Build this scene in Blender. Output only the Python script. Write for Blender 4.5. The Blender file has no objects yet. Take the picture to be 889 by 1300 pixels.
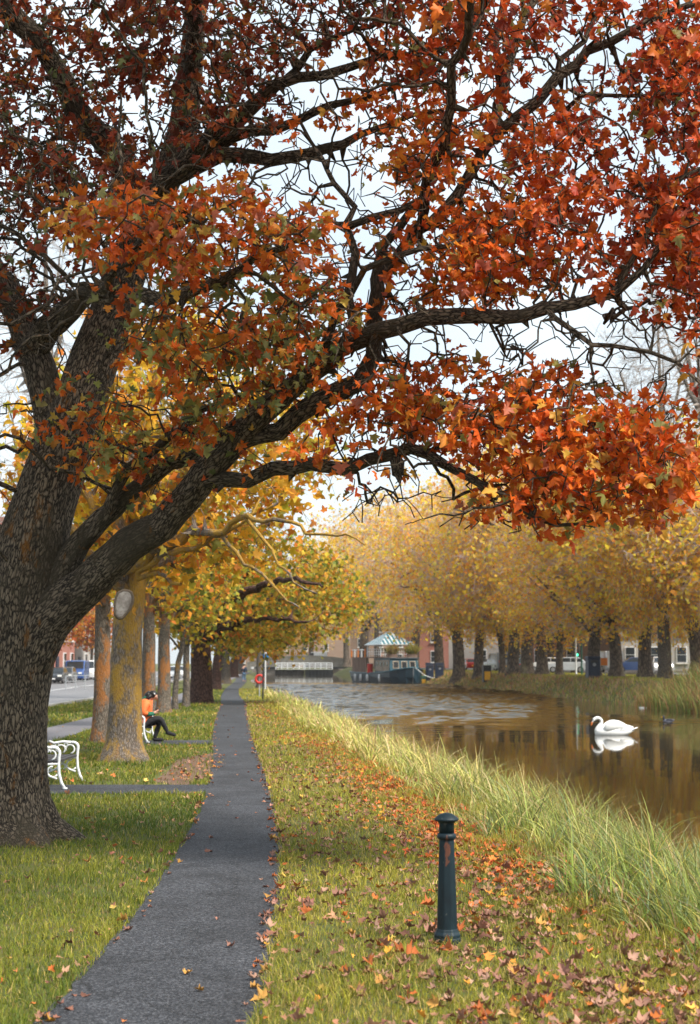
import bpy, bmesh, math, random
import numpy as np
from mathutils import Vector, Matrix, kdtree

R = math.radians
scene = bpy.context.scene
COL = scene.collection
rng = np.random.default_rng(7)
random.seed(7)

# ------------------------------------------------------------------ camera, sky, sun, exposure
F, CX, CY, H = 1900.0, 444.5, 650.0, 2.0
TH = math.atan(190 / 1900.0)
cam_d = bpy.data.cameras.new('camera')
cam = bpy.data.objects.new('camera', cam_d)
COL.objects.link(cam)
cam.location = (0, 0, H)
cam.rotation_euler = (R(90) + TH, 0, 0)
cam_d.sensor_width = 36
cam_d.lens = F / 1300 * 36
cam_d.clip_start = 0.1
cam_d.clip_end = 3000
cam_d.dof.use_dof = True
cam_d.dof.focus_distance = 15.5
cam_d.dof.aperture_fstop = 3.0
scene.camera = cam

SUN_DIR = Vector((0.55, -0.40, 0.76)).normalized()
world = bpy.data.worlds.new('World')
scene.world = world
world.use_nodes = True
wn, wl = world.node_tree.nodes, world.node_tree.links
bg = wn['Background']
sky = wn.new('ShaderNodeTexSky')
sky.sky_type = 'NISHITA'
sky.sun_disc = False
sky.sun_elevation = math.asin(SUN_DIR.z)
sky.sun_rotation = math.atan2(SUN_DIR.x, SUN_DIR.y)
sky.dust_density = 2.5
sky.air_density = 1.2
wtc = wn.new('ShaderNodeTexCoord')
wno = wn.new('ShaderNodeTexNoise')
wno.inputs['Scale'].default_value = 3.0
wno.inputs['Detail'].default_value = 6.0
wl.new(wtc.outputs['Generated'], wno.inputs['Vector'])
wmr = wn.new('ShaderNodeMapRange')
wmr.inputs['From Min'].default_value = 0.35
wmr.inputs['From Max'].default_value = 0.6
wmr.inputs['To Min'].default_value = 0.55
wmr.inputs['To Max'].default_value = 0.95
wl.new(wno.outputs['Fac'], wmr.inputs['Value'])
wmix = wn.new('ShaderNodeMix')
wmix.data_type = 'RGBA'
wl.new(wmr.outputs['Result'], wmix.inputs['Factor'])
wl.new(sky.outputs['Color'], wmix.inputs[6])
wmix.inputs[7].default_value = (5.6, 6.3, 6.75, 1)          # high thin overcast
wl.new(wmix.outputs[2], bg.inputs['Color'])
bg.inputs['Strength'].default_value = 0.10

sun_d = bpy.data.lights.new('sun', 'SUN')
sun_d.energy = 3.4
sun_d.angle = R(15)
sun_d.color = (1.0, 0.93, 0.82)
sun = bpy.data.objects.new('sun', sun_d)
COL.objects.link(sun)
sun.rotation_euler = (-SUN_DIR).to_track_quat('-Z', 'Y').to_euler()

scene.view_settings.view_transform = 'Standard'
scene.view_settings.look = 'None'
scene.view_settings.exposure = 0.98
scene.view_settings.gamma = 1.0
cy = scene.cycles
cy.use_denoising = True
cy.max_bounces = 6
cy.diffuse_bounces = 3
cy.glossy_bounces = 3
cy.transmission_bounces = 3
cy.transparent_max_bounces = 4
cy.caustics_reflective = False
cy.caustics_refractive = False
cy.sample_clamp_indirect = 6


# ------------------------------------------------------------------ helpers: pixels of the photo to places
def W(px, py, d):
    u, v = (px - CX) / F, (CY - py) / F
    s, c = math.sin(TH), math.cos(TH)
    t = d / (c - v * s)
    return np.array([u * t, d, H + (s + v * c) * t])


def G(px, py, z=0.0):
    u, v = (px - CX) / F, (CY - py) / F
    s, c = math.sin(TH), math.cos(TH)
    t = (z - H) / (s + v * c)
    return np.array([u * t, (c - v * s) * t, z])


def proj(P):
    P = np.asarray(P, float)
    s, c = math.sin(TH), math.cos(TH)
    x, y, z = P[..., 0], P[..., 1], P[..., 2] - H
    fw = y * c + z * s
    up = -y * s + z * c
    return CX + F * x / fw, CY - F * up / fw


def nrm(a):
    return a / np.maximum(np.linalg.norm(a, axis=-1, keepdims=True), 1e-9)


# ------------------------------------------------------------------ helpers: objects
def tag(o, label=None, cat=None, group=None, kind=None):
    if label: o['label'] = label
    if cat: o['category'] = cat
    if group: o['group'] = group
    if kind: o['kind'] = kind
    return o


def empty(name, loc=(0, 0, 0), rz=0.0):
    o = bpy.data.objects.new(name, None)
    COL.objects.link(o)
    o.location = [float(a) for a in loc]
    o.rotation_euler = (0, 0, rz)
    o.empty_display_size = 0.2
    return o


def link(name, me, mat=None, parent=None, loc=(0, 0, 0), rot=(0, 0, 0)):
    o = bpy.data.objects.new(name, me)
    COL.objects.link(o)
    if mat is not None and not me.materials:
        me.materials.append(mat)
    o.parent = parent
    o.location = [float(a) for a in loc]
    o.rotation_euler = rot
    return o


def copy_tree(o, parent=None):
    c = o.copy()
    COL.objects.link(c)
    c.parent = parent
    for ch in list(o.children):
        copy_tree(ch, c)
    return c


def np_mesh(name, V, Fc, col=None, bk=None, smooth=False):
    """V (n,3); Fc list of (m,k) index arrays"""
    me = bpy.data.meshes.new(name)
    V = np.asarray(V, np.float32)
    me.vertices.add(len(V))
    me.vertices.foreach_set('co', V.ravel())
    if not isinstance(Fc, (list, tuple)): Fc = [Fc]
    Fc = [np.asarray(f, np.int32) for f in Fc if len(f)]
    loops = np.concatenate([f.ravel() for f in Fc])
    starts, o = [], 0
    for f in Fc:
        starts.append(o + np.arange(len(f)) * f.shape[1])
        o += f.size
    starts = np.concatenate(starts).astype(np.int32)
    me.loops.add(len(loops))
    me.loops.foreach_set('vertex_index', loops)
    me.polygons.add(len(starts))
    me.polygons.foreach_set('loop_start', starts)
    if smooth:
        me.polygons.foreach_set('use_smooth', np.ones(len(starts), bool))
    me.update(calc_edges=True)
    if col is not None:
        a = me.attributes.new('col', 'FLOAT_COLOR', 'POINT')
        c4 = np.ones((len(V), 4), np.float32)
        c4[:, :3] = col
        a.data.foreach_set('color', c4.ravel())
    if bk is not None:
        a = me.attributes.new('bk', 'FLOAT_VECTOR', 'POINT')
        a.data.foreach_set('vector', np.asarray(bk, np.float32).ravel())
    return me


class MB:
    def __init__(self):
        self.v, self.f = [], []

    def add(self, vs, fs):
        o = len(self.v)
        self.v += [tuple(float(c) for c in p) for p in vs]
        self.f += [tuple(i + o for i in f) for f in fs]
        return self

    def box(self, c, s, rz=0.0, taper=1.0, rx=0.0, ry=0.0):
        hx, hy, hz = s[0] / 2, s[1] / 2, s[2] / 2
        M = Matrix.Translation(Vector(c)) @ Matrix.Rotation(rz, 4, 'Z') @ Matrix.Rotation(ry, 4, 'Y') @ Matrix.Rotation(rx, 4, 'X')
        vs = []
        for z, t in ((-hz, 1.0), (hz, taper)):
            for x, y in ((-hx, -hy), (hx, -hy), (hx, hy), (-hx, hy)):
                vs.append(M @ Vector((x * t, y * t, z)))
        return self.add(vs, [(3, 2, 1, 0), (4, 5, 6, 7), (0, 1, 5, 4), (1, 2, 6, 5), (2, 3, 7, 6), (3, 0, 4, 7)])

    def lathe(self, prof, n=16, c=(0, 0, 0), phase=0.0, sx=1.0, sy=1.0):
        vs, fs = [], []
        for r, z in prof:
            for i in range(n):
                a = 2 * math.pi * i / n + phase
                vs.append((c[0] + r * math.cos(a) * sx, c[1] + r * math.sin(a) * sy, c[2] + z))
        for k in range(len(prof) - 1):
            for i in range(n):
                j = (i + 1) % n
                fs.append((k * n + i, k * n + j, (k + 1) * n + j, (k + 1) * n + i))
        fs.append(tuple(range(n - 1, -1, -1)))
        fs.append(tuple((len(prof) - 1) * n + i for i in range(n)))
        return self.add(vs, fs)

    def tube(self, pts, rad, n=8, sy=1.0):
        pts = [Vector([float(a) for a in p]) for p in pts]
        if not isinstance(rad, (list, tuple)): rad = [rad] * len(pts)
        vs, fs = [], []
        t0 = (pts[1] - pts[0]).normalized()
        up = Vector((0, 0, 1)) if abs(t0.z) < 0.9 else Vector((1, 0, 0))
        nn = (up - t0 * up.dot(t0)).normalized()
        for k, p in enumerate(pts):
            a = pts[max(k - 1, 0)]
            b = pts[min(k + 1, len(pts) - 1)]
            t = (b - a).normalized()
            nn = (nn - t * nn.dot(t)).normalized()
            bb = t.cross(nn)
            for i in range(n):
                an = 2 * math.pi * i / n
                vs.append(p + (nn * math.cos(an) + bb * math.sin(an) * sy) * rad[k])
        for k in range(len(pts) - 1):
            for i in range(n):
                j = (i + 1) % n
                fs.append((k * n + i, k * n + j, (k + 1) * n + j, (k + 1) * n + i))
        fs.append(tuple(range(n - 1, -1, -1)))
        fs.append(tuple((len(pts) - 1) * n + i for i in range(n)))
        return self.add(vs, fs)

    def prism(self, poly, t, fn):
        """poly 2D points; fn(a,b,w) -> 3D; extruded w from -t/2 to t/2"""
        n = len(poly)
        vs = [fn(a, b, -t / 2) for a, b in poly] + [fn(a, b, t / 2) for a, b in poly]
        fs = [tuple(range(n - 1, -1, -1)), tuple(range(n, 2 * n))]
        for i in range(n):
            j = (i + 1) % n
            fs.append((i, j, n + j, n + i))
        return self.add(vs, fs)

    def loft(self, rings, cap=True):
        n = len(rings[0])
        vs = [p for r in rings for p in r]
        fs = []
        for k in range(len(rings) - 1):
            for i in range(n):
                j = (i + 1) % n
                fs.append((k * n + i, k * n + j, (k + 1) * n + j, (k + 1) * n + i))
        if cap:
            fs.append(tuple(range(n - 1, -1, -1)))
            fs.append(tuple((len(rings) - 1) * n + i for i in range(n)))
        return self.add(vs, fs)

    def mesh(self, name, smooth=False):
        me = bpy.data.meshes.new(name)
        me.from_pydata(self.v, [], self.f)
        if smooth:
            me.polygons.foreach_set('use_smooth', [True] * len(me.polygons))
        me.update()
        return me

    def build(self, name, mat, parent=None, smooth=False, bevel=0.0, loc=(0, 0, 0), subsurf=0, angle=None):
        me = self.mesh(name, smooth)
        o = link(name, me, mat, parent, loc)
        if bevel:
            m = o.modifiers.new('bevel', 'BEVEL')
            m.width = bevel
            m.segments = 2
            m.limit_method = 'ANGLE'
        if subsurf:
            m = o.modifiers.new('sub', 'SUBSURF')
            m.levels = m.render_levels = subsurf
        return o


# ------------------------------------------------------------------ helpers: materials
def new_mat(name):
    m = bpy.data.materials.new(name)
    m.use_nodes = True
    return m, m.node_tree.nodes, m.node_tree.links, m.node_tree.nodes['Principled BSDF']


def mat_plain(name, c, rough=0.6, metal=0.0, var=0.25, scale=6.0, bump=0.0, emit=None, spec=0.4):
    """a colour broken up by two scales of noise, with optional fine relief"""
    m, n, l, b = new_mat(name)
    tc = n.new('ShaderNodeTexCoord')
    no = n.new('ShaderNodeTexNoise')
    no.inputs['Scale'].default_value = scale
    no.inputs['Detail'].default_value = 6
    no.inputs['Roughness'].default_value = 0.65
    l.new(tc.outputs['Object'], no.inputs['Vector'])
    mr = n.new('ShaderNodeMapRange')
    mr.inputs['From Min'].default_value = 0.3
    mr.inputs['From Max'].default_value = 0.7
    mr.inputs['To Min'].default_value = 1 - var
    mr.inputs['To Max'].default_value = 1 + var
    l.new(no.outputs['Fac'], mr.inputs['Value'])
    mx = n.new('ShaderNodeVectorMath')
    mx.operation = 'SCALE'
    mx.inputs[0].default_value = c
    l.new(mr.outputs['Result'], mx.inputs['Scale'])
    l.new(mx.outputs[0], b.inputs['Base Color'])
    b.inputs['Roughness'].default_value = rough
    b.inputs['Metallic'].default_value = metal
    b.inputs['Specular IOR Level'].default_value = spec
    if bump:
        bp = n.new('ShaderNodeBump')
        bp.inputs['Strength'].default_value = bump
        bp.inputs['Distance'].default_value = 0.02
        l.new(no.outputs['Fac'], bp.inputs['Height'])
        l.new(bp.outputs['Normal'], b.inputs['Normal'])
    if emit:
        b.inputs['Emission Color'].default_value = (*c, 1)
        b.inputs['Emission Strength'].default_value = emit
    return m


def mat_two(name, c1, c2, scale, lo=0.4, hi=0.6, rough=0.8, bump=0.0, c3=None, s3=30.0, stretch=(1, 1, 1), detail=8, dist=0.02):
    m, n, l, b = new_mat(name)
    tc = n.new('ShaderNodeTexCoord')
    mp = n.new('ShaderNodeMapping')
    mp.inputs['Scale'].default_value = stretch
    l.new(tc.outputs['Object'], mp.inputs['Vector'])
    no = n.new('ShaderNodeTexNoise')
    no.inputs['Scale'].default_value = scale
    no.inputs['Detail'].default_value = detail
    l.new(mp.outputs[0], no.inputs['Vector'])
    rp = n.new('ShaderNodeValToRGB')
    rp.color_ramp.elements[0].position = lo
    rp.color_ramp.elements[1].position = hi
    rp.color_ramp.elements[0].color = (*c1, 1)
    rp.color_ramp.elements[1].color = (*c2, 1)
    l.new(no.outputs['Fac'], rp.inputs['Fac'])
    out = rp.outputs['Color']
    n2 = n.new('ShaderNodeTexNoise')
    n2.inputs['Scale'].default_value = s3
    n2.inputs['Detail'].default_value = 5
    l.new(mp.outputs[0], n2.inputs['Vector'])
    if c3:
        r2 = n.new('ShaderNodeMapRange')
        r2.inputs['From Min'].default_value = 0.5
        r2.inputs['From Max'].default_value = 0.68
        l.new(n2.outputs['Fac'], r2.inputs['Value'])
        mx = n.new('ShaderNodeMix')
        mx.data_type = 'RGBA'
        l.new(r2.outputs['Result'], mx.inputs['Factor'])
        l.new(out, mx.inputs[6])
        mx.inputs[7].default_value = (*c3, 1)
        out = mx.outputs[2]
    l.new(out, b.inputs['Base Color'])
    b.inputs['Roughness'].default_value = rough
    b.inputs['Specular IOR Level'].default_value = 0.3
    if bump:
        bp = n.new('ShaderNodeBump')
        bp.inputs['Strength'].default_value = bump
        bp.inputs['Distance'].default_value = dist
        l.new(n2.outputs['Fac'], bp.inputs['Height'])
        l.new(bp.outputs['Normal'], b.inputs['Normal'])
    return m


def mat_leaf(name, trans=0.35, rough=0.55, sat=1.0, spec=0.25):
    """leaf colour carried per leaf; light passes through the blade"""
    m, n, l, b = new_mat(name)
    at = n.new('ShaderNodeAttribute')
    at.attribute_name = 'col'
    out = n['Material Output']
    l.new(at.outputs['Color'], b.inputs['Base Color'])
    b.inputs['Roughness'].default_value = rough
    b.inputs['Specular IOR Level'].default_value = spec
    tr = n.new('ShaderNodeBsdfTranslucent')
    l.new(at.outputs['Color'], tr.inputs['Color'])
    mx = n.new('ShaderNodeMixShader')
    mx.inputs['Fac'].default_value = trans
    l.new(b.outputs[0], mx.inputs[1])
    l.new(tr.outputs[0], mx.inputs[2])
    l.new(mx.outputs[0], out.inputs['Surface'])
    return m


def mat_bark(name, c_dark, c_light, ridge=18.0, lichen=None, lich_amt=0.55, lich_scale=3.0, bump=0.9, moss=None, lich_low=None):
    m, n, l, b = new_mat(name)
    at = n.new('ShaderNodeAttribute')
    at.attribute_name = 'bk'
    mp = n.new('ShaderNodeMapping')
    mp.inputs['Scale'].default_value = (1, 1, 0.30)
    l.new(at.outputs['Vector'], mp.inputs['Vector'])
    vo = n.new('ShaderNodeTexVoronoi')
    vo.feature = 'DISTANCE_TO_EDGE'
    vo.inputs['Scale'].default_value = ridge
    nz = n.new('ShaderNodeTexNoise')
    nz.inputs['Scale'].default_value = ridge * 0.6
    nz.inputs['Detail'].default_value = 5
    l.new(mp.outputs[0], nz.inputs['Vector'])
    wrp = n.new('ShaderNodeVectorMath')
    wrp.operation = 'MULTIPLY_ADD'
    wrp.inputs[1].default_value = (0.09, 0.09, 0.09)
    l.new(nz.outputs['Color'], wrp.inputs[0])
    l.new(mp.outputs[0], wrp.inputs[2])
    l.new(wrp.outputs[0], vo.inputs['Vector'])
    hr = n.new('ShaderNodeMapRange')
    hr.inputs['From Max'].default_value = 0.28
    l.new(vo.outputs['Distance'], hr.inputs['Value'])
    fine = n.new('ShaderNodeTexNoise')
    fine.inputs['Scale'].default_value = ridge * 3
    fine.inputs['Detail'].default_value = 8
    fine.inputs['Roughness'].default_value = 0.7
    l.new(mp.outputs[0], fine.inputs['Vector'])
    hm = n.new('ShaderNodeMath')
    hm.operation = 'MULTIPLY'
    l.new(hr.outputs['Result'], hm.inputs[0])
    l.new(fine.outputs['Fac'], hm.inputs[1])
    rp = n.new('ShaderNodeValToRGB')
    rp.color_ramp.elements[0].position = 0.05
    rp.color_ramp.elements[1].position = 0.46
    rp.color_ramp.elements[0].color = (*c_dark, 1)
    rp.color_ramp.elements[1].color = (*c_light, 1)
    l.new(hm.outputs[0], rp.inputs['Fac'])
    out = rp.outputs['Color']
    tc = n.new('ShaderNodeTexCoord')

    def patch(out, colr, amt, sc, seed):
        ns = n.new('ShaderNodeTexNoise')
        ns.noise_dimensions = '4D'
        ns.inputs['W'].default_value = seed
        ns.inputs['Scale'].default_value = sc
        ns.inputs['Detail'].default_value = 9
        ns.inputs['Roughness'].default_value = 0.72
        mpp = n.new('ShaderNodeMapping')
        mpp.inputs['Scale'].default_value = (1, 1, 0.45)
        l.new(tc.outputs['Object'], mpp.inputs['Vector'])
        l.new(mpp.outputs[0], ns.inputs['Vector'])
        r2 = n.new('ShaderNodeMapRange')
        r2.inputs['From Min'].default_value = 1 - amt
        r2.inputs['From Max'].default_value = 1 - amt + 0.07
        l.new(ns.outputs['Fac'], r2.inputs['Value'])
        f2 = n.new('ShaderNodeMath')
        f2.operation = 'MULTIPLY'
        l.new(r2.outputs['Result'], f2.inputs[0])
        r3 = n.new('ShaderNodeMapRange')
        r3.inputs['To Min'].default_value = 0.35
        r3.inputs['To Max'].default_value = 1.0
        l.new(fine.outputs['Fac'], r3.inputs['Value'])
        r3.inputs['From Min'].default_value = 0.35
        r3.inputs['From Max'].default_value = 0.6
        l.new(r3.outputs['Result'], f2.inputs[1])
        mx = n.new('ShaderNodeMix')
        mx.data_type = 'RGBA'
        l.new(f2.outputs[0], mx.inputs['Factor'])
        l.new(out, mx.inputs[6])
        mx.inputs[7].default_value = (*colr, 1)
        return mx.outputs[2]
    if moss:
        out = patch(out, moss, 0.52, 1.6, 3.3)
    if lichen:
        out = patch(out, lichen, lich_amt, lich_scale, 8.1)
    if lich_low:
        out = patch(out, lich_low, 0.42, lich_scale * 2.2, 1.7)
    l.new(out, b.inputs['Base Color'])
    b.inputs['Roughness'].default_value = 0.9
    b.inputs['Specular IOR Level'].default_value = 0.2
    bp = n.new('ShaderNodeBump')
    bp.inputs['Strength'].default_value = bump
    bp.inputs['Distance'].default_value = 0.03
    l.new(hm.outputs[0], bp.inputs['Height'])
    l.new(bp.outputs['Normal'], b.inputs['Normal'])
    return m


M = {}
M['white_iron'] = mat_plain('white_iron', (0.72, 0.74, 0.76), 0.4, 0, 0.12, 25)
M['dark_wood'] = mat_plain('dark_wood', (0.035, 0.035, 0.04), 0.5, 0, 0.4, 12, 0.2)
M['white_paint'] = mat_plain('white_paint', (0.75, 0.76, 0.77), 0.5, 0, 0.12, 4)
M['black_paint'] = mat_plain('black_paint', (0.018, 0.019, 0.022), 0.45, 0, 0.3, 8)
M['navy'] = mat_plain('navy', (0.012, 0.022, 0.05), 0.4, 0, 0.25, 6)
M['rubber'] = mat_plain('rubber', (0.02, 0.02, 0.021), 0.8, 0, 0.2, 8)
M['steel'] = mat_plain('steel', (0.32, 0.33, 0.35), 0.4, 0.6, 0.15, 8)
M['galv'] = mat_plain('galv', (0.38, 0.40, 0.42), 0.5, 0.3, 0.15, 8)
M['red_paint'] = mat_plain('red_paint', (0.55, 0.03, 0.02), 0.45, 0, 0.2, 10)
M['yellow_paint'] = mat_plain('yellow_paint', (0.75, 0.38, 0.03), 0.5, 0, 0.2, 10)
M['blue_sign'] = mat_plain('blue_sign', (0.02, 0.20, 0.50), 0.4, 0, 0.1, 10)
M['green_paint'] = mat_plain('green_paint', (0.015, 0.09, 0.06), 0.45, 0, 0.25, 8)
M['orange_sign'] = mat_plain('orange_sign', (0.80, 0.22, 0.02), 0.5, 0, 0.15, 10)

# ------------------------------------------------------------------ the lie of the land
XE = np.array([(-30, 5.2), (0, 4.7), (12, 4.3), (17, 4.05), (22, 3.6), (26, 2.95), (34, 2.0), (51, 0.3), (81, -2.2), (130, -7), (190, -12), (285, -16), (900, -60)], float)
XF = np.array([(-30, 25), (0, 22.5), (40, 19), (70, 16.4), (91, 14.4), (123, 12.2), (163, 8.6), (228, -0.5), (285, -4.0), (900, -30)], float)
PATH = np.array([(0, -1.25, 1.4), (5, -1.18, 1.32), (8.26, -1.12, 1.24), (10.5, -1.06, 1.12), (14.6, -1.2, 1.15), (19, -1.42, 1.06), (23.75, -1.72, 1.0), (34.5, -2.62, 1.0), (39, -3.05, 1.1), (55, -4.3, 1.2), (72, -5.55, 1.28), (88, -7.0, 1.1), (110, -8.6, 1.1), (152, -11, 1.2), (220, -16, 1.2), (290, -19.5, 1.2)], float)


def smooth_tab(tab):
    ys = np.arange(tab[0, 0], min(tab[-1, 0], 320), 0.5)
    out = [ys]
    for k in range(1, tab.shape[1]):
        v = np.interp(ys, tab[:, 0], tab[:, k])
        w = 9
        p = np.pad(v, w, mode='edge')
        v = np.convolve(p, np.ones(2 * w + 1) / (2 * w + 1), 'valid')
        out.append(v)
    return np.stack(out, 1)


SXE, SXF, SP = smooth_tab(XE), smooth_tab(XF), smooth_tab(PATH)
def xe(y): return np.where(np.asarray(y) < 300, np.interp(y, SXE[:, 0], SXE[:, 1]), np.interp(y, XE[:, 0], XE[:, 1]))
def xf(y): return np.where(np.asarray(y) < 300, np.interp(y, SXF[:, 0], SXF[:, 1]), np.interp(y, XF[:, 0], XF[:, 1]))
def pathx(y): return np.interp(y, SP[:, 0], SP[:, 1])
def pathw(y): return np.interp(y, SP[:, 0], SP[:, 2])
def shift(y):
    y = np.asarray(y, float)
    return -0.02 * np.clip(y - 45, -60, 35) - 0.055 * np.clip(y - 80, 0, 800)


WATER = -0.40


def sstep(t):
    t = np.clip(t, 0, 1)
    return t * t * (3 - 2 * t)


def vnoise(x, y, s, seed=0):
    """cheap smooth noise in the plane, -1..1"""
    a = np.sin(x * s * 1.3 + seed) * np.cos(y * s * 0.9 + seed * 2.1)
    b = np.sin(x * s * 2.9 - y * s * 1.7 + seed * 3.7) * 0.6
    c = np.cos(x * s * 5.3 + y * s * 4.1 + seed * 1.3) * 0.35
    return (a + b + c) / 1.95


def height(x, y):
    x = np.asarray(x, float); y = np.asarray(y, float)
    wob = 0.12 * vnoise(x * 0, y, 0.9, 1.0)
    t = xe(y) + wob - x
    near = -0.95 + 0.95 * sstep((t + 1.0) / 3.0)
    s = x - xf(y) - 0.35 * vnoise(x * 0, y, 0.35, 4.0)
    far = -0.95 + 1.85 * sstep((s + 1.2) / 5.0)
    mid = xe(y) * 0.5 + xf(y) * 0.5
    z = np.where(x < mid, near, far)
    lock = sstep((y - 285) / 3.0)
    z = np.where((x > xe(y) - 1) & (x < xf(y) + 1), z * (1 - lock) + 0.6 * lock, z)
    bump = 0.025 * vnoise(x, y, 0.8, 2.0) + 0.012 * vnoise(x, y, 2.7, 5.0)
    flat = np.exp(-(((x - pathx(y)) / 1.4) ** 2))
    flat = np.maximum(flat, sstep((1.6 - np.abs(y - 23.85)) / .5) * sstep((x + 5.8) / .6) * (x < -1))
    flat = np.maximum(flat, sstep((1.7 - np.abs(y - 37.6)) / .5) * sstep((x + 7.0) / .6) * (x < -1))
    flat = np.maximum(flat, np.exp(-(((x + 2.95) / 1.0) ** 4 + ((y - 28.7) / 5.5) ** 4)))
    flat = np.maximum(flat, ((x < -6.8 + shift(y))).astype(float))
    flat = np.maximum(flat, ((x > xf(y) + 7.5)).astype(float))
    return z + bump * (1 - flat) * (np.abs(y) < 320)


def lines(*segs):
    out = []
    for a, b, st in segs:
        out.append(np.arange(a, b, st))
    return np.concatenate(out)


gx = np.unique(np.round(np.concatenate([lines((-900, -100, 80), (-100, -40, 6), (-40, -10, 1), (-10, -6, .5), (-6, 6, .25), (6, 26, .6), (26, 60, 3), (60, 120, 10), (120, 901, 80))]), 3))
gy = np.unique(np.round(lines((-30, 0, 2), (0, 45, .3), (45, 110, 1), (110, 300, 3), (300, 400, 15), (400, 1500, 100)), 3))
XX, YY = np.meshgrid(gx, gy)
ZZ = height(XX, YY)
nx, ny = len(gx), len(gy)
idx = np.arange(nx * ny).reshape(ny, nx)
quads = np.stack([idx[:-1, :-1], idx[:-1, 1:], idx[1:, 1:], idx[1:, :-1]], -1).reshape(-1, 4)
M['turf'] = mat_two('turf', (0.055, 0.075, 0.018), (0.12, 0.125, 0.028), 1.3, 0.35, 0.65, 0.95, 0.6, (0.10, 0.07, 0.035), 9.0)
ground = link('ground', np_mesh('ground', np.stack([XX, YY, ZZ], -1).reshape(-1, 3), [quads], smooth=True), M['turf'])
tag(ground, kind='structure')

# canal water
def mat_water():
    m, n, l, b = new_mat('canal_water')
    b.inputs['Base Color'].default_value = (0.030, 0.022, 0.008, 1)
    b.inputs['Roughness'].default_value = 0.04
    b.inputs['IOR'].default_value = 1.33
    b.inputs['Specular IOR Level'].default_value = 0.5
    tc = n.new('ShaderNodeTexCoord')

    def noise(scale, st, det, seed):
        mp = n.new('ShaderNodeMapping')
        mp.inputs['Scale'].default_value = st
        mp.inputs['Location'].default_value = (seed, seed, 0)
        mp.inputs['Rotation'].default_value = (0, 0, R(12))
        l.new(tc.outputs['Object'], mp.inputs['Vector'])
        no = n.new('ShaderNodeTexNoise')
        no.inputs['Scale'].default_value = scale
        no.inputs['Detail'].default_value = det
        l.new(mp.outputs[0], no.inputs['Vector'])
        return no.outputs['Fac']
    small = noise(2.6, (1.0, 0.8, 1), 4, 3.0)
    swell = noise(0.35, (1.0, 0.5, 1), 2, 9.0)
    patch = noise(0.075, (1.0, 0.30, 1), 3, 31.0)
    mr = n.new('ShaderNodeMapRange')
    mr.inputs['From Min'].default_value = 0.50
    mr.inputs['From Max'].default_value = 0.58
    mr.inputs['To Min'].default_value = 0.03
    mr.inputs['To Max'].default_value = 0.25
    l.new(patch, mr.inputs['Value'])
    m1 = n.new('ShaderNodeMath'); m1.operation = 'MULTIPLY'
    l.new(small, m1.inputs[0]); l.new(mr.outputs['Result'], m1.inputs[1])
    m2 = n.new('ShaderNodeMath'); m2.operation = 'MULTIPLY_ADD'
    l.new(swell, m2.inputs[0]); m2.inputs[1].default_value = 0.5
    l.new(m1.outputs[0], m2.inputs[2])
    bp = n.new('ShaderNodeBump')
    bp.inputs['Strength'].default_value = 0.55
    bp.inputs['Distance'].default_value = 0.06
    l.new(m2.outputs[0], bp.inputs['Height'])
    l.new(bp.outputs['Normal'], b.inputs['Normal'])
    return m


M['water'] = mat_water()
wy = lines((-30, 40, 2), (40, 175, .12), (175, 286.2, .8))
uu = np.linspace(0, 1, 61)
WX = (xe(wy) - 1.4)[:, None] * (1 - uu) + (xf(wy) + 1.6)[:, None] * uu
WY = np.repeat(wy[:, None], 61, 1)
ruf = sstep((WY - 46) / 34) * sstep((176 - WY) / 30) * sstep((WY + 14 - WX * 7.5) / 30)
blot = vnoise(WX, WY * .6, .16, 2.) + .7 * vnoise(WX, WY * .4, .9, 7.) + .25 * np.sin(WY * .5 + 3 * np.sin(WX * .6))
ruf = ruf * sstep((blot + 1.0) / .7)
wake = np.exp(-((WY - (sw_y := 62)) / 6) ** 2) * sstep((WX - 8) / 3) * .35
wav = np.zeros_like(WX)
rgw = np.random.default_rng(4)
for q in range(18):
    wl_ = rgw.uniform(.5, 1.5)
    a_ = math.pi / 2 + rgw.normal() * .55
    kx, ky = 2 * math.pi / wl_ * math.cos(a_), 2 * math.pi / wl_ * math.sin(a_)
    wav += wl_ * .017 * np.sin(kx * WX + ky * WY + rgw.uniform(0, 6.28) + .8 * np.sin(WX * .23 * q + WY * .11))
WZ = WATER + wav * (ruf + wake * .5) * (.9 + .3 * np.clip((WY - 60) / 80, 0, 1))
ix = np.arange(WX.size).reshape(WX.shape)
canal = link('canal_water', np_mesh('canal_water', np.stack([WX, WY, WZ], -1).reshape(-1, 3), [np.stack([ix[:-1, :-1], ix[:-1, 1:], ix[1:, 1:], ix[1:, :-1]], -1).reshape(-1, 4)], smooth=True), M['water'])
tag(canal, kind='structure')


# ------------------------------------------------------------------ paths, pavement, road
def strip(name, ys, left, right, z, mat, edge=0.0, sub=6):
    vs, fs = [], []
    for k, y in enumerate(ys):
        lx, rx = left(y), right(y)
        if edge:
            lx += edge * (vnoise(0, y, 2.2, 3.0) + 0.6 * vnoise(0, y, 6.5, 1.0))
            rx += edge * (vnoise(0, y, 2.0, 7.0) + 0.6 * vnoise(0, y, 7.1, 9.0))
        for j in range(sub + 1):
            u = j / sub
            vs.append((float(lx + (rx - lx) * u), float(y), float(z)))
        if k:
            for j in range(sub):
                a = (k - 1) * (sub + 1) + j
                fs.append((a, a + 1, a + sub + 2, a + sub + 1))
    o = MB().add(vs, fs).build(name, mat)
    tag(o, kind='structure')
    return o


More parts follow.
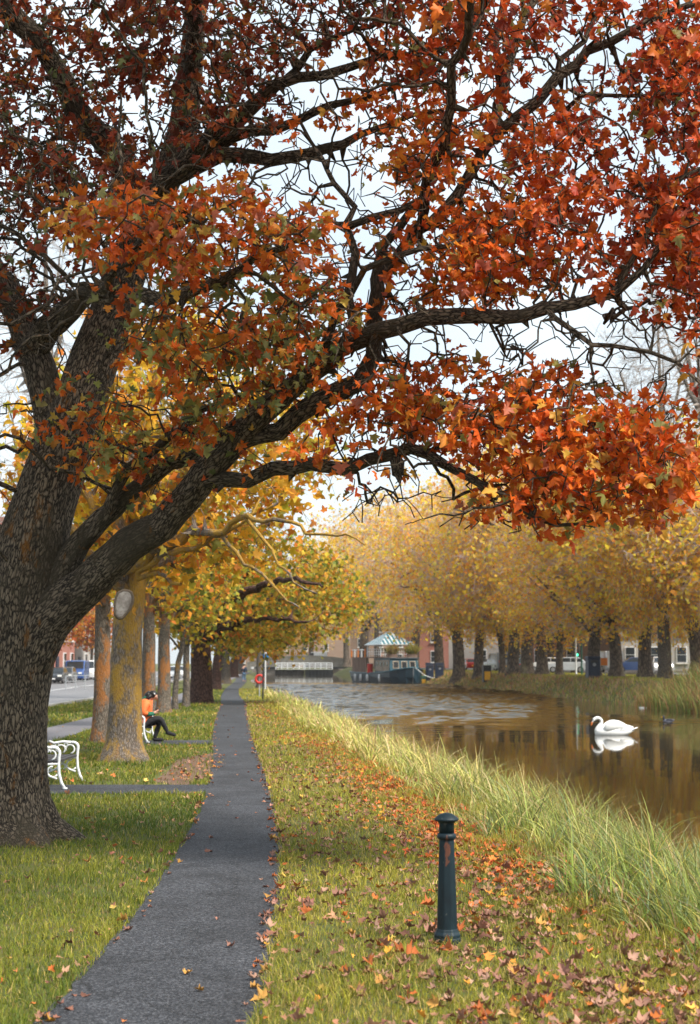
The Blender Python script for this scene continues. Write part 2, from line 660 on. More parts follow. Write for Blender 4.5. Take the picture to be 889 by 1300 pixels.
def mat_path():
    m, n, l, b = new_mat('asphalt_path')
    tc = n.new('ShaderNodeTexCoord')
    vo = n.new('ShaderNodeTexVoronoi'); vo.inputs['Scale'].default_value = 85; l.new(tc.outputs['Object'], vo.inputs['Vector'])
    n1 = n.new('ShaderNodeTexNoise'); n1.inputs['Scale'].default_value = 38; n1.inputs['Detail'].default_value = 6; n1.inputs['Roughness'].default_value = .8; l.new(tc.outputs['Object'], n1.inputs['Vector'])
    n2 = n.new('ShaderNodeTexNoise'); n2.inputs['Scale'].default_value = .9; n2.inputs['Detail'].default_value = 5; l.new(tc.outputs['Object'], n2.inputs['Vector'])
    sp = n.new('ShaderNodeSeparateColor'); l.new(vo.outputs['Color'], sp.inputs[0])
    a = n.new('ShaderNodeMath'); a.operation = 'MULTIPLY'; l.new(sp.outputs[0], a.inputs[0]); l.new(n1.outputs['Fac'], a.inputs[1])
    r = n.new('ShaderNodeValToRGB'); e = r.color_ramp.elements
    e[0].position = .05; e[0].color = (.014, .015, .018, 1); e[1].position = .55; e[1].color = (.12, .123, .135, 1)
    x = e.new(.28); x.color = (.038, .041, .050, 1)
    l.new(a.outputs[0], r.inputs['Fac'])
    mr = n.new('ShaderNodeMapRange'); mr.inputs['From Min'].default_value = .3; mr.inputs['From Max'].default_value = .7; mr.inputs['To Min'].default_value = .75; mr.inputs['To Max'].default_value = 1.3; l.new(n2.outputs['Fac'], mr.inputs['Value'])
    v = n.new('ShaderNodeVectorMath'); v.operation = 'SCALE'; l.new(r.outputs['Color'], v.inputs[0]); l.new(mr.outputs['Result'], v.inputs['Scale'])
    nw = n.new('ShaderNodeTexNoise'); nw.inputs['Scale'].default_value = 2.2; nw.inputs['Detail'].default_value = 6; l.new(tc.outputs['Object'], nw.inputs['Vector'])
    wv_ = n.new('ShaderNodeVectorMath'); wv_.operation = 'MULTIPLY_ADD'; wv_.inputs[1].default_value = (.5, .5, 0); l.new(nw.outputs['Color'], wv_.inputs[0]); l.new(tc.outputs['Object'], wv_.inputs[2])
    ck = n.new('ShaderNodeTexVoronoi'); ck.feature = 'DISTANCE_TO_EDGE'; ck.inputs['Scale'].default_value = .55; l.new(wv_.outputs[0], ck.inputs['Vector'])
    cr_ = n.new('ShaderNodeMapRange'); cr_.inputs['From Max'].default_value = .008; cr_.inputs['To Min'].default_value = .45; l.new(ck.outputs['Distance'], cr_.inputs['Value'])
    st = n.new('ShaderNodeMapRange'); st.inputs['From Min'].default_value = .52; st.inputs['From Max'].default_value = .62; st.inputs['To Min'].default_value = 1; st.inputs['To Max'].default_value = .78; l.new(nw.outputs['Fac'], st.inputs['Value'])
    cm_ = n.new('ShaderNodeMath'); cm_.operation = 'MULTIPLY'; l.new(cr_.outputs['Result'], cm_.inputs[0]); l.new(st.outputs['Result'], cm_.inputs[1])
    v2 = n.new('ShaderNodeVectorMath'); v2.operation = 'SCALE'; l.new(v.outputs[0], v2.inputs[0]); l.new(cm_.outputs[0], v2.inputs['Scale'])
    l.new(v2.outputs[0], b.inputs['Base Color']); b.inputs['Roughness'].default_value = .8; b.inputs['Specular IOR Level'].default_value = .35
    bp = n.new('ShaderNodeBump'); bp.inputs['Strength'].default_value = .9; bp.inputs['Distance'].default_value = .008; l.new(vo.outputs['Distance'], bp.inputs['Height']); bp.invert = True; l.new(bp.outputs['Normal'], b.inputs['Normal'])
    return m


M['asphalt_path'] = mat_path()
M['asphalt'] = mat_two('asphalt', (0.14, 0.14, 0.15), (0.19, 0.19, 0.20), 0.6, 0.3, 0.7, 0.85, 0.5, (0.24, 0.24, 0.25), 60.0)
M['paving'] = mat_two('paving', (0.13, 0.125, 0.14), (0.18, 0.175, 0.19), 0.8, 0.3, 0.7, 0.85, 0.3, (0.11, 0.10, 0.10), 20.0)
M['dirt'] = mat_two('dirt', (0.10, 0.055, 0.035), (0.16, 0.10, 0.065), 2.0, 0.35, 0.65, 0.95, 0.8, (0.20, 0.13, 0.09), 25.0)
M['kerb'] = mat_plain('kerb', (0.33, 0.32, 0.31), 0.8, 0, 0.2, 5, 0.3)

ys_path = np.concatenate([np.arange(-5, 40, 0.12), np.arange(40, 290, 1.5)])
strip('path', ys_path, lambda y: pathx(y) - pathw(y) / 2, lambda y: pathx(y) + pathw(y) / 2, 0.012, M['asphalt_path'], 0.035, 8)
strip('bench_path', np.arange(23.0, 24.75, 0.12), lambda y: -4.9, lambda y: pathx(y) - pathw(y) / 2 + 0.1, 0.008, M['asphalt_path'], 0.05, 6)
strip('bench_path', np.arange(36.7, 38.6, 0.12), lambda y: -6.2, lambda y: pathx(y) - pathw(y) / 2 + 0.1, 0.008, M['asphalt_path'], 0.05, 6)
dp = []
for k in range(40):
    a = 2 * math.pi * k / 40
    c = np.array([-2.95, 28.7])
    dp.append((c[0] + 0.55 * math.cos(a) * (1 + 0.25 * math.sin(3 * a + 1)) - 0.1 * math.sin(a), c[1] + 4.3 * math.sin(a) * (1 + 0.12 * math.cos(5 * a)), 0.005))
dirt = MB().add([(-2.95, 28.7, 0.006)] + dp, [(0, k + 1, (k + 1) % 40 + 1) for k in range(40)]).build('worn_earth', M['dirt'])
tag(dirt, kind='structure')
ys_r = np.arange(-20, 300, 2.0)
strip('pavement', ys_r, lambda y: -9.1 + shift(y), lambda y: -7.6 + shift(y), 0.02, M['paving'])
strip('road', ys_r, lambda y: -24.0 + shift(y), lambda y: -13.0 + shift(y), 0.03, M['asphalt'])
strip('road_marking', ys_r, lambda y: -18.6 + shift(y), lambda y: -18.45 + shift(y), 0.036, M['white_paint'], sub=1)
strip('road_marking', ys_r, lambda y: -13.45 + shift(y), lambda y: -13.33 + shift(y), 0.036, M['white_paint'], sub=1)
strip('pavement', ys_r, lambda y: -26.5 + shift(y), lambda y: -24.0 + shift(y), 0.12, M['paving'])
def kerb(ys, x0, w, z0, z1):
    mb = MB()
    for a, b in zip(ys[:-1], ys[1:]):
        xa, xb = float(x0(a)), float(x0(b))
        mb.add([(xa, a, z0), (xa + w, a, z0), (xb + w, b, z0), (xb, b, z0), (xa, a, z1), (xa + w, a, z1), (xb + w, b, z1), (xb, b, z1)],
               [(4, 5, 6, 7), (0, 1, 5, 4), (2, 3, 7, 6), (0, 4, 7, 3), (1, 2, 6, 5)])
    tag(mb.build('kerb', M['kerb']), kind='structure')


kerb(ys_r, lambda y: -13.0 + shift(y), 0.16, -0.05, 0.12)
kerb(ys_r, lambda y: -24.0 + shift(y), 0.16, -0.05, 0.126)
ys_f = np.arange(20, 300, 2.0)
strip('bank_path', ys_f, lambda y: xf(y) + 8.0, lambda y: xf(y) + 9.6, 0.915, M['paving'])
strip('far_road', ys_f, lambda y: xf(y) + 13.0, lambda y: xf(y) + 23.0, 0.93, M['asphalt'])
strip('far_pavement', ys_f, lambda y: xf(y) + 23.0, lambda y: xf(y) + 26.5, 1.04, M['paving'])
kerb(ys_f, lambda y: xf(y) + 13.0, 0.16, 0.8, 1.03)
kerb(ys_f, lambda y: xf(y) + 22.84, 0.16, 0.8, 1.046)


# ------------------------------------------------------------------ tree growing
class Skel:
    def __init__(self):
        self.pos, self.par, self.rad = [], [], []

    def limb(self, pts, rad, step=0.22, attach=True, wander=0.0):
        pts = np.asarray(pts, float)
        rad = np.asarray(rad, float)
        n = len(pts)
        P0 = np.vstack([2 * pts[0] - pts[1], pts, 2 * pts[-1] - pts[-2]])
        par = -1
        if attach and self.pos:
            A = np.array(self.pos)
            par = int(np.argmin(((A - pts[0]) ** 2).sum(1)))
        ph = (len(self.pos) * 0.731) % 6.28
        run = 0.0
        for k in range(n - 1):
            L = np.linalg.norm(pts[k + 1] - pts[k])
            m = max(1, int(L / step))
            for i in range(m + (1 if k == n - 2 else 0)):
                t = i / m
                a, b, c, d = P0[k], P0[k + 1], P0[k + 2], P0[k + 3]
                p = 0.5 * ((2 * b) + (c - a) * t + (2 * a - 5 * b + 4 * c - d) * t * t + (3 * b - a - 3 * c + d) * t ** 3)
                if wander:
                    q = run + L * t
                    am = wander * min(1, q / .6)
                    p = p + am * np.array([math.sin(q * 4.3 + ph) + .6 * math.sin(q * 9.1 + ph * 2), .6 * math.sin(q * 3.7 + ph * 3), math.sin(q * 5.2 + ph * 1.7) + .6 * math.sin(q * 11.3 + ph)])
                self.pos.append(p)
                self.par.append(par)
                self.rad.append(rad[k] + (rad[k + 1] - rad[k]) * t)
                par = len(self.pos) - 1
            run += L
        return self


def grow(sk, A, step, kill, iters=70, jit=0.35, droop=0.0, rg=rng, reach=1e9):
    A = np.asarray(A, float)
    P = np.array(sk.pos)
    par = list(sk.par)
    kd = kdtree.KDTree(len(P))
    for i, p in enumerate(P): kd.insert(p, i)
    kd.balance()
    nn = np.empty(len(A), int); nd = np.empty(len(A))
    for i, a in enumerate(A):
        _, j, dd = kd.find(a)
        nn[i] = j; nd[i] = dd
    alive = (nd > kill) & (nd < reach)
    chunks = [P]
    tot = len(P)
    for it in range(iters):
        act = np.where(alive)[0]
        if not len(act): break
        allP = np.concatenate(chunks) if len(chunks) > 1 else chunks[0]
        chunks = [allP]
        d = nrm(A[act] - allP[nn[act]])
        uq, inv = np.unique(nn[act], return_inverse=True)
        acc = np.zeros((len(uq), 3))
        np.add.at(acc, inv, d)
        acc = nrm(acc) + rg.normal(size=acc.shape) * jit
        acc[:, 2] -= droop
        newp = allP[uq] + nrm(acc) * step * rg.uniform(0.8, 1.2, (len(uq), 1))
        kd = kdtree.KDTree(len(newp))
        for i, p in enumerate(newp): kd.insert(p, i)
        kd.balance()
        for i in act:
            _, j, dd = kd.find(A[i])
            if dd < nd[i]:
                nd[i] = dd; nn[i] = tot + j
        par += list(uq)
        chunks.append(newp)
        tot += len(newp)
        alive &= nd > kill
    P = np.concatenate(chunks)
    return P, np.array(par), nn


def radii(P, par, fixed, tip=0.004, ex=2.3, cap=0.55):
    n = len(P)
    nf = len(fixed)
    acc = np.zeros(n)
    r = np.zeros(n)
    for i in range(n - 1, -1, -1):
        if i < nf:
            r[i] = fixed[i]
            continue
        r[i] = max(tip, acc[i] ** (1 / ex))
        if par[i] >= nf:
            acc[par[i]] += r[i] ** ex
    for i in range(nf, n):
        pr = r[par[i]]
        if par[i] < nf: r[i] = min(r[i], pr * cap)
        else: r[i] = min(r[i], pr)
    return r


def tubes(P, par, r, nsides, wob=0.0, minr=0.0):
    """chains of nodes -> tube mesh arrays (V, quads, bk)"""
    n = len(P)
    kids = [[] for _ in range(n)]
    roots = []
    for i in range(n):
        if par[i] < 0: roots.append(i)
        else: kids[par[i]].append(i)
    V, Q, B = [], [], []
    vo = 0
    stack = [(None, i) for i in roots]
    while stack:
        p0, i = stack.pop()
        ch = [] if p0 is None else [p0]
        c = i
        while True:
            ch.append(c)
            ks = kids[c]
            if not ks: break
            if len(ks) > 1:
                ks = sorted(ks, key=lambda q: -r[q])
                for q in ks[1:]: stack.append((c, q))
            c = ks[0]
        if len(ch) < 2: continue
        pts = P[ch]
        rr = r[ch].copy()
        if p0 is not None: rr[0] = min(rr[0], rr[1] * 1.25)
        if rr.max() < minr: continue
        m = nsides(rr[min(1, len(rr) - 1)])
        tg = np.gradient(pts, axis=0)
        tg = nrm(tg)
        t0 = tg[0]
        up = np.array([0, 1., 0]) if abs(t0[1]) < 0.9 else np.array([1., 0, 0])
        N = np.empty_like(pts)
        nv = up - t0 * up.dot(t0)
        nv /= np.linalg.norm(nv)
        for k in range(len(pts)):
            nv = nv - tg[k] * nv.dot(tg[k])
            nv = nv / max(np.linalg.norm(nv), 1e-9)
            N[k] = nv
        Bn = np.cross(tg, N)
        an = np.arange(m) * 2 * np.pi / m
        s = np.concatenate([[0], np.cumsum(np.linalg.norm(np.diff(pts, axis=0), axis=1))])
        off = (vo * 0.37) % 50
        R_ = rr[:, None] * np.ones(m)[None, :]
        if wob and rr.max() > 0.04:
            R_ = R_ * (1 + wob * (np.sin(an[None, :] * 3 + s[:, None] * 1.1 + off) + 0.7 * np.sin(an[None, :] * 5 - s[:, None] * 2.3 + off * 2) + 0.6 * np.sin(s[:, None] * 5.1 + an[None, :] * 2 + off)) / 2)
        ring = pts[:, None, :] + R_[:, :, None] * (N[:, None, :] * np.cos(an)[None, :, None] + Bn[:, None, :] * np.sin(an)[None, :, None])
        V.append(ring.reshape(-1, 3))
        bk = np.empty((len(pts), m, 3))
        bk[..., 0] = rr[:, None] * np.cos(an) + off
        bk[..., 1] = rr[:, None] * np.sin(an)
        bk[..., 2] = s[:, None]
        B.append(bk.reshape(-1, 3))
        ii = vo + np.arange(len(pts) * m).reshape(len(pts), m)
        jj = np.roll(ii, -1, axis=1)
        Q.append(np.stack([ii[:-1], jj[:-1], jj[1:], ii[1:]], -1).reshape(-1, 4))
        vo += len(pts) * m
    return np.concatenate(V), np.concatenate(Q), np.concatenate(B)


# ------------------------------------------------------------------ leaves
_half = [(0.0, 0.0), (0.10, -0.07), (0.30, -0.10), (0.45, -0.02), (0.33, 0.10), (0.44, 0.22), (0.60, 0.40), (0.42, 0.44), (0.22, 0.46), (0.30, 0.66), (0.20, 0.72), (0.10, 0.88)]
_out = _half + [(0.0, 1.02)] + [(-x, y) for x, y in _half[::-1][:-1]]


def maple(curl, fold, n=None):
    o = _out if n is None else [(_half[k][0], _half[k][1]) for k in n] + [(0, 1.02)] + [(-_half[k][0], _half[k][1]) for k in n[::-1] if k]
    pts = [(0.0, 0.30)] + o
    V = []
    for x, y in pts:
        z = fold * abs(x) - curl * ((y - 0.3) ** 2 + 0.6 * x * x) + 0.06 * math.sin(9 * x + 5 * y)
        V.append((x, y, z))
    Fc = [(0, k, k % (len(pts) - 1) + 1) for k in range(1, len(pts))]
    return np.array(V), np.array(Fc)


def vary(t, amt, seed):
    rg = np.random.default_rng(seed)
    v, f = t
    v = v + rg.normal(size=v.shape) * amt * np.array([1, 1, 1.2])
    v[0] = (0, .3, 0)
    v[:, 0] *= rg.uniform(.75, 1.1)
    return v, f


MAPLES = [vary(maple(c, f), .035, 500 + k) for k, (c, f) in enumerate(((.35, .25), (.9, .1), (.1, .6), (-.4, .5), (1.3, -.2), (.6, .8), (-.8, .9), (1.6, .3), (.3, -.5), (-.3, 1.1)))]
MID_MAPLES = [vary(maple(c, f, [0, 2, 3, 4, 6, 8, 9, 11]), .04, 600 + k) for k, (c, f) in enumerate(((.35, .25), (.9, .1), (.1, .6), (-.4, .5), (1.3, -.2), (.6, .8), (-.8, .9), (1.6, .3), (.3, -.5), (-.3, 1.1)))]
SMALL_MAPLES = [maple(c, f, [0, 2, 4, 6, 8, 10]) for c, f in ((0.4, 0.3), (0.9, 0.1), (-0.3, 0.4), (0.1, 0.6))]
DIAMOND = [(np.array([(0, 0, 0), (0.42, 0.45, 0.10), (0, 1, -0.1), (-0.42, 0.45, 0.10)], float), np.array([(0, 1, 2), (0, 2, 3)]))]


def leaves(tmpl, pos, axis, normal, size, col, rg=rng, cvar=0.12):
    axis = nrm(axis)
    nz = nrm(normal - axis * (normal * axis).sum(1, keepdims=True))
    ax = np.cross(axis, nz)
    which = rg.integers(0, len(tmpl), len(pos))
    Vs, Fs, Cs = [], [], []
    o = 0
    for k, (tv, tf) in enumerate(tmpl):
        ix = np.where(which == k)[0]
        if not len(ix): continue
        s = size[ix][:, None, None]
        v = pos[ix][:, None, :] + s * (tv[None, :, 0:1] * ax[ix][:, None, :] + tv[None, :, 1:2] * axis[ix][:, None, :] + tv[None, :, 2:3] * nz[ix][:, None, :])
        m = len(tv)
        Vs.append(v.reshape(-1, 3))
        Fs.append((tf[None, :, :] + (o + np.arange(len(ix)) * m)[:, None, None]).reshape(-1, 3))
        c = col[ix][:, None, :] * (1 + cvar * rg.normal(size=(len(ix), m, 1)))
        Cs.append(np.clip(c, 0.002, 1).reshape(-1, 3))
        o += len(ix) * m
    return np.concatenate(Vs), np.concatenate(Fs), np.concatenate(Cs)


def pick(pal, n, rg=rng, jit=0.18):
    """pal: list of (weight, rgb)"""
    w = np.array([p[0] for p in pal], float)
    c = np.array([p[1] for p in pal], float)
    k = rg.choice(len(pal), n, p=w / w.sum())
    return np.clip(c[k] * np.exp(rg.normal(size=(n, 1)) * jit) * (1 + rg.normal(size=(n, 3)) * 0.06), 0.003, 0.95)


RED = [(4, (0.48, 0.07, 0.016)), (3, (0.58, 0.11, 0.016)), (2, (0.30, 0.045, 0.02)), (1, (0.55, 0.20, 0.03)), (0.5, (0.22, 0.20, 0.05))]
ORANGE = [(4, (0.72, 0.155, 0.016)), (4, (0.66, 0.115, 0.016)), (2.2, (0.74, 0.23, 0.025)), (0.8, (0.66, 0.34, 0.05)), (0.6, (0.30, 0.27, 0.07)), (1, (0.55, 0.16, 0.09))]
MIXED = [(4, (0.66, 0.14, 0.018)), (2, (0.66, 0.25, 0.035)), (2.5, (0.30, 0.28, 0.08)), (1.5, (0.20, 0.23, 0.08)), (1.5, (0.45, 0.09, 0.02)), (1, (0.60, 0.42, 0.08))]
DARK = [(3, (0.28, 0.05, 0.018)), (2, (0.35, 0.08, 0.02)), (2, (0.15, 0.035, 0.02)), (1.4, (0.14, 0.15, 0.06)), (1, (0.42, 0.15, 0.03))]  # dull reds for the upper left, in part shade put into the leaf colour
GOLD = [(4, (0.66, 0.40, 0.03)), (3, (0.70, 0.32, 0.03)), (2, (0.50, 0.40, 0.05)), (1.5, (0.66, 0.22, 0.03)), (1, (0.28, 0.28, 0.05))]
GREENGOLD = [(3, (0.36, 0.34, 0.04)), (3, (0.60, 0.42, 0.04)), (2, (0.16, 0.20, 0.035)), (2, (0.66, 0.34, 0.03)), (1, (0.66, 0.22, 0.03))]
PLANE = [(4, (0.92, 0.60, 0.055)), (3, (0.90, 0.49, 0.05)), (1.2, (0.80, 0.60, 0.12)), (2.0, (0.84, 0.36, 0.06)), (0.3, (0.36, 0.34, 0.07))]

M['leaf'] = mat_leaf('maple_leaf', 0.38, 0.5)
M['far_leaf'] = mat_leaf('far_leaf', 0.5, 0.6)
M['dead_leaf'] = mat_leaf('dead_leaf', 0.12, 0.75)
M['bark'] = mat_bark('hero_bark', (0.018, 0.014, 0.011), (0.27, 0.21, 0.15), 30, (0.24, 0.10, 0.02), 0.42, 5.0, 1.0, (0.075, 0.06, 0.04))
M['lichen_bark'] = mat_bark('lichen_bark', (0.10, 0.08, 0.065), (0.25, 0.21, 0.18), 26, (0.44, 0.25, 0.025), 0.53, 1.5, 0.7, None, (0.30, 0.15, 0.04))
M['rust_bark'] = mat_bark('rust_bark', (0.08, 0.065, 0.05), (0.20, 0.17, 0.14), 26, (0.34, 0.13, 0.03), 0.50, 3.4, 0.7)
M['grey_bark'] = mat_bark('grey_bark', (0.06, 0.05, 0.042), (0.19, 0.16, 0.135), 20, (0.28, 0.15, 0.03), 0.44, 2.0, 0.7)
M['red_bark'] = mat_bark('red_bark', (0.03, 0.016, 0.013), (0.13, 0.07, 0.055), 14, None, 0.4, 2.0, 1.0)
M['plane_bark'] = mat_bark('plane_bark', (0.05, 0.038, 0.03), (0.17, 0.13, 0.10), 8, (0.24, 0.21, 0.13), 0.45, 1.2, 0.8)
M['twig'] = mat_plain('twig_bark', (0.58, 0.43, 0.38), 0.9, 0, 0.2, 3)
M['bare_twig'] = mat_plain('bare_twig_bark', (0.36, 0.31, 0.28), 0.9, 0, 0.2, 3)

# ------------------------------------------------------------------ the great maple in front
def hero():
    rg = np.random.default_rng(21)
    sk = Skel()

    def L(rows, w=None, attach=True, step=0.2):
        pts = [W(a, b, d) for a, b, d, _ in rows]
        rad = [q / 2 * d / F for _, _, d, q in rows]
        # small wander so limbs are not ruled lines
        sk.limb(pts, rad, step, attach, 0.0 if not attach else 0.022 if max(rad) > .12 else 0.038)
    L([(6, 1078, 17.1, 140), (6, 1040, 17.1, 112), (7, 980, 17.1, 102), (10, 900, 17.1, 100), (18, 820, 17.1, 106), (32, 740, 17.1, 98), (50, 660, 17.1, 84), (72, 590, 17.15, 76), (98, 520, 17.2, 68), (122, 450, 17.3, 62), (145, 390, 17.4, 56), (165, 330, 17.5, 52), (188, 275, 17.5, 46), (212, 225, 17.5, 40), (232, 170, 17.6, 40), (240, 100, 17.8, 34), (248, 20, 18, 28), (255, -80, 18.2, 20), (262, -170, 18.5, 12)], attach=False)
    L([(28, 856, 17, 60), (52, 808, 16.95, 64), (80, 768, 16.9, 58), (112, 738, 16.8, 51), (150, 708, 16.6, 46), (205, 664, 16.4, 41), (250, 618, 16.1, 38), (290, 568, 15.8, 35), (330, 528, 15.5, 31), (370, 494, 15.2, 28), (410, 461, 15, 26), (455, 430, 14.7, 25), (510, 411, 14.4, 23), (576, 402, 14.1, 21), (664, 399, 13.8, 18), (730, 388, 13.6, 15), (780, 369, 13.4, 12), (815, 340, 13.3, 9), (850, 300, 13.2, 6)])
    L([(300, 562, 15.75, 24), (350, 543, 15.6, 24), (400, 514, 15.5, 26), (440, 497, 15.4, 27), (462, 478, 15.4, 25), (470, 450, 15.4, 21), (474, 400, 15.4, 22), (482, 350, 15.4, 18), (490, 310, 15.4, 14), (520, 270, 15.3, 10), (560, 235, 15.2, 7)])
    L([(262, 612, 16, 21), (310, 605, 15.8, 20), (346, 599, 15.6, 19), (400, 592, 15.4, 18), (440, 590, 15.2, 17), (490, 580, 15, 16), (545, 574, 14.8, 15), (575, 590, 14.6, 12), (610, 618, 14.4, 10), (650, 636, 14.2, 8), (690, 658, 14, 6), (740, 668, 13.8, 4)])
    L([(500, 578, 15, 16), (505, 588, 14.9, 18), (503, 601, 14.85, 15)])
    L([(55, 765, 17, 44), (84, 716, 16.95, 36), (105, 688, 16.9, 30), (128, 660, 16.8, 26), (160, 628, 16.7, 22), (198, 603, 16.6, 20), (240, 582, 16.4, 18), (270, 562, 16.2, 16), (300, 540, 16, 19), (345, 505, 15.9, 13), (380, 470, 15.8, 8)])
    L([(108, 690, 16.85, 18), (135, 650, 16.6, 15), (165, 600, 16.4, 13), (195, 565, 16.2, 12), (235, 540, 16, 10), (280, 515, 15.8, 8), (320, 490, 15.6, 5)])
    L([(72, 590, 17.2, 44), (57, 490, 17.3, 42), (40, 435, 17.5, 40), (15, 385, 17.8, 38), (-15, 330, 18, 36), (-60, 260, 18.3, 36), (-110, 150, 18.6, 28), (-150, 40, 19, 18)])
    L([(40, 445, 17.4, 38), (65, 418, 17, 34), (90, 388, 16.4, 30), (120, 373, 15.8, 26), (170, 376, 15, 21), (233, 374, 14.2, 17), (290, 350, 13.4, 13), (340, 320, 12.8, 9), (390, 300, 12.3, 6)])
    L([(120, 373, 15.8, 16), (150, 340, 14.5, 13), (190, 300, 13.2, 10), (250, 282, 12.2, 7)])
    L([(185, 285, 17.4, 34), (150, 205, 17.2, 34), (111, 152, 17, 32), (80, 105, 16.8, 29), (57, 67, 16.6, 27), (25, 25, 16.4, 30), (-15, -25, 16, 22)])
    L([(215, 225, 17.4, 30), (250, 195, 17, 26), (280, 169, 16.7, 23), (316, 137, 16.4, 20), (355, 108, 16.1, 16), (406, 93, 15.8, 13), (442, 85, 15.6, 11), (485, 75, 15.4, 9), (532, 65, 15.2, 7), (580, 55, 15, 5)])
    L([(355, 108, 16.1, 12), (399, 68, 15.9, 9), (442, 40, 15.7, 7), (500, 15, 15.5, 5)])
    L([(215, 215, 17.4, 24), (280, 187, 17, 17), (316, 169, 16.8, 15), (370, 155, 16.5, 12), (424, 137, 16.2, 10), (460, 122, 16, 8), (520, 100, 15.8, 5)])
    L([(200, 245, 17.4, 28), (245, 208, 17.2, 24), (280, 198, 17, 21), (327, 200, 16.8, 19), (388, 196, 16.5, 15), (435, 185, 16.2, 12), (460, 169, 16.1, 10), (496, 155, 16, 7), (560, 140, 15.8, 5)])
    L([(452, 432, 14.8, 13), (447, 380, 14.9, 12), (446, 320, 15, 11), (438, 281, 15, 10), (449, 266, 15, 8), (431, 234, 15.1, 7), (406, 198, 15.2, 6), (377, 155, 15.4, 4)])
    L([(440, 288, 15, 10), (470, 275, 14.9, 10), (507, 266, 14.8, 9), (560, 250, 14.7, 5)])
    L([(482, 355, 15.4, 15), (530, 300, 15.3, 15), (580, 240, 15.2, 15), (630, 178, 15.1, 15), (677, 125, 15, 15), (707, 98, 15, 15), (731, 84, 15, 14), (778, 47, 14.9, 12), (825, 27, 14.8, 10), (889, 3, 14.7, 8), (950, -30, 14.6, 5)])
    L([(707, 98, 15, 9), (712, 76, 15, 8), (737, 47, 15, 7), (771, 0, 15, 6), (800, -60, 15, 4)])
    L([(630, 178, 15.2, 12), (640, 91, 15.5, 12), (673, 17, 15.6, 11), (700, -50, 15.8, 6)])
    L([(632, 150, 15.3, 10), (633, 78, 15.8, 11), (636, 0, 16, 10), (640, -80, 16, 6)])
    L([(530, 300, 15.3, 13), (560, 180, 14.2, 13), (590, 40, 13, 12), (600, -100, 12, 10), (610, -220, 11, 6)])  # runs above the frame to bear leaves added for shading
    L([(240, 100, 17.8, 22), (260, -60, 16, 20), (280, -220, 14, 15), (290, -360, 12.5, 8)])  # likewise bears the added shading leaves, out of view
    L([(664, 399, 13.8, 9), (685, 388, 13.7, 8), (730, 421, 13.5, 7), (785, 443, 13.4, 6), (857, 459, 13.2, 5), (895, 487, 13.1, 4)])
    L([(780, 369, 13.4, 8), (812, 310, 13.3, 7), (845, 255, 13.3, 6), (895, 205, 13.3, 4)])
    L([(700, 110, 15, 8), (717, 145, 14.6, 7), (737, 124, 14.4, 6), (812, 118, 14.2, 5), (870, 125, 14.1, 3)])
    L([(410, 461, 15, 12), (425, 400, 14.6, 10), (470, 345, 14.3, 9), (530, 318, 14.1, 7), (600, 295, 14, 5)])
    L([(545, 574, 14.8, 8), (590, 550, 14.5, 7), (660, 545, 14.2, 6), (740, 560, 13.9, 5), (820, 570, 13.8, 3)])
    fixed = np.array(sk.rad)
    # widen the root flare unevenly happens in tubes() through wob
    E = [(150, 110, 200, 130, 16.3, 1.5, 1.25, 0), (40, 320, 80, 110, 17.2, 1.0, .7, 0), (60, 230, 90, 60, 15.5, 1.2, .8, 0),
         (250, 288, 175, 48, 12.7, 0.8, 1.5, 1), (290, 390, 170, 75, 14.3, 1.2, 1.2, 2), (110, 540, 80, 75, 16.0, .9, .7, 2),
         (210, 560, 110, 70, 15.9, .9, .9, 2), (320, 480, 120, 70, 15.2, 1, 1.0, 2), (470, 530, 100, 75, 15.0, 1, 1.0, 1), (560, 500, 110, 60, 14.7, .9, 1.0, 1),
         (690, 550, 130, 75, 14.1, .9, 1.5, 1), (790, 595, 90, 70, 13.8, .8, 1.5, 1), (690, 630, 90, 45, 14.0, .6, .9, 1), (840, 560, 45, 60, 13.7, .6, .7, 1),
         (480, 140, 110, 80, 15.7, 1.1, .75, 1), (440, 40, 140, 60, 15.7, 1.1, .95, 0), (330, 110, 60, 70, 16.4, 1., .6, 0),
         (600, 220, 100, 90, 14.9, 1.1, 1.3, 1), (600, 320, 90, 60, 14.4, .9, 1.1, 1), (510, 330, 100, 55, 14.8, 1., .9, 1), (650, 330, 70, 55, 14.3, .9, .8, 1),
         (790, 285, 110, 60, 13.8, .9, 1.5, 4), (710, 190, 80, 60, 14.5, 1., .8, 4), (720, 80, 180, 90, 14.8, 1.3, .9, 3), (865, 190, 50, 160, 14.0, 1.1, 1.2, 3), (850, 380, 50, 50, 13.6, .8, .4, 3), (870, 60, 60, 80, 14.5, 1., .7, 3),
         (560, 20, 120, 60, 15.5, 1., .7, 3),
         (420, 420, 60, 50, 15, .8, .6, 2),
         (200, -190, 420, 180, 16.5, 2.5, 1.0, 0), (720, -140, 260, 130, 15, 1.8, .7, 3), (-190, 280, 180, 330, 17.2, 2.4, .9, 0), (-100, 560, 90, 110, 16.5, 1.5, .4, 2), (560, -170, 330, 150, 11.5, 2.2, .9, 1), (250, -330, 350, 160, 12, 2.5, .8, 0), (960, 250, 90, 300, 13.8, 1.2, .6, 3)]  # overhead masses toward the camera are unseen, added to shade the left lawn
    gaps = [(655, 432, 85, 24, .95), (450, 232, 45, 40, .8), (405, 140, 40, 22, .5), (560, 605, 90, 35, .85), (600, 110, 40, 60, .5), (760, 130, 45, 40, .5), (640, 470, 40, 25, .3), (500, 440, 60, 16, .4), (830, 440, 60, 40, .9), (150, 690, 200, 40, 1.0), (720, 430, 60, 30, .8)]
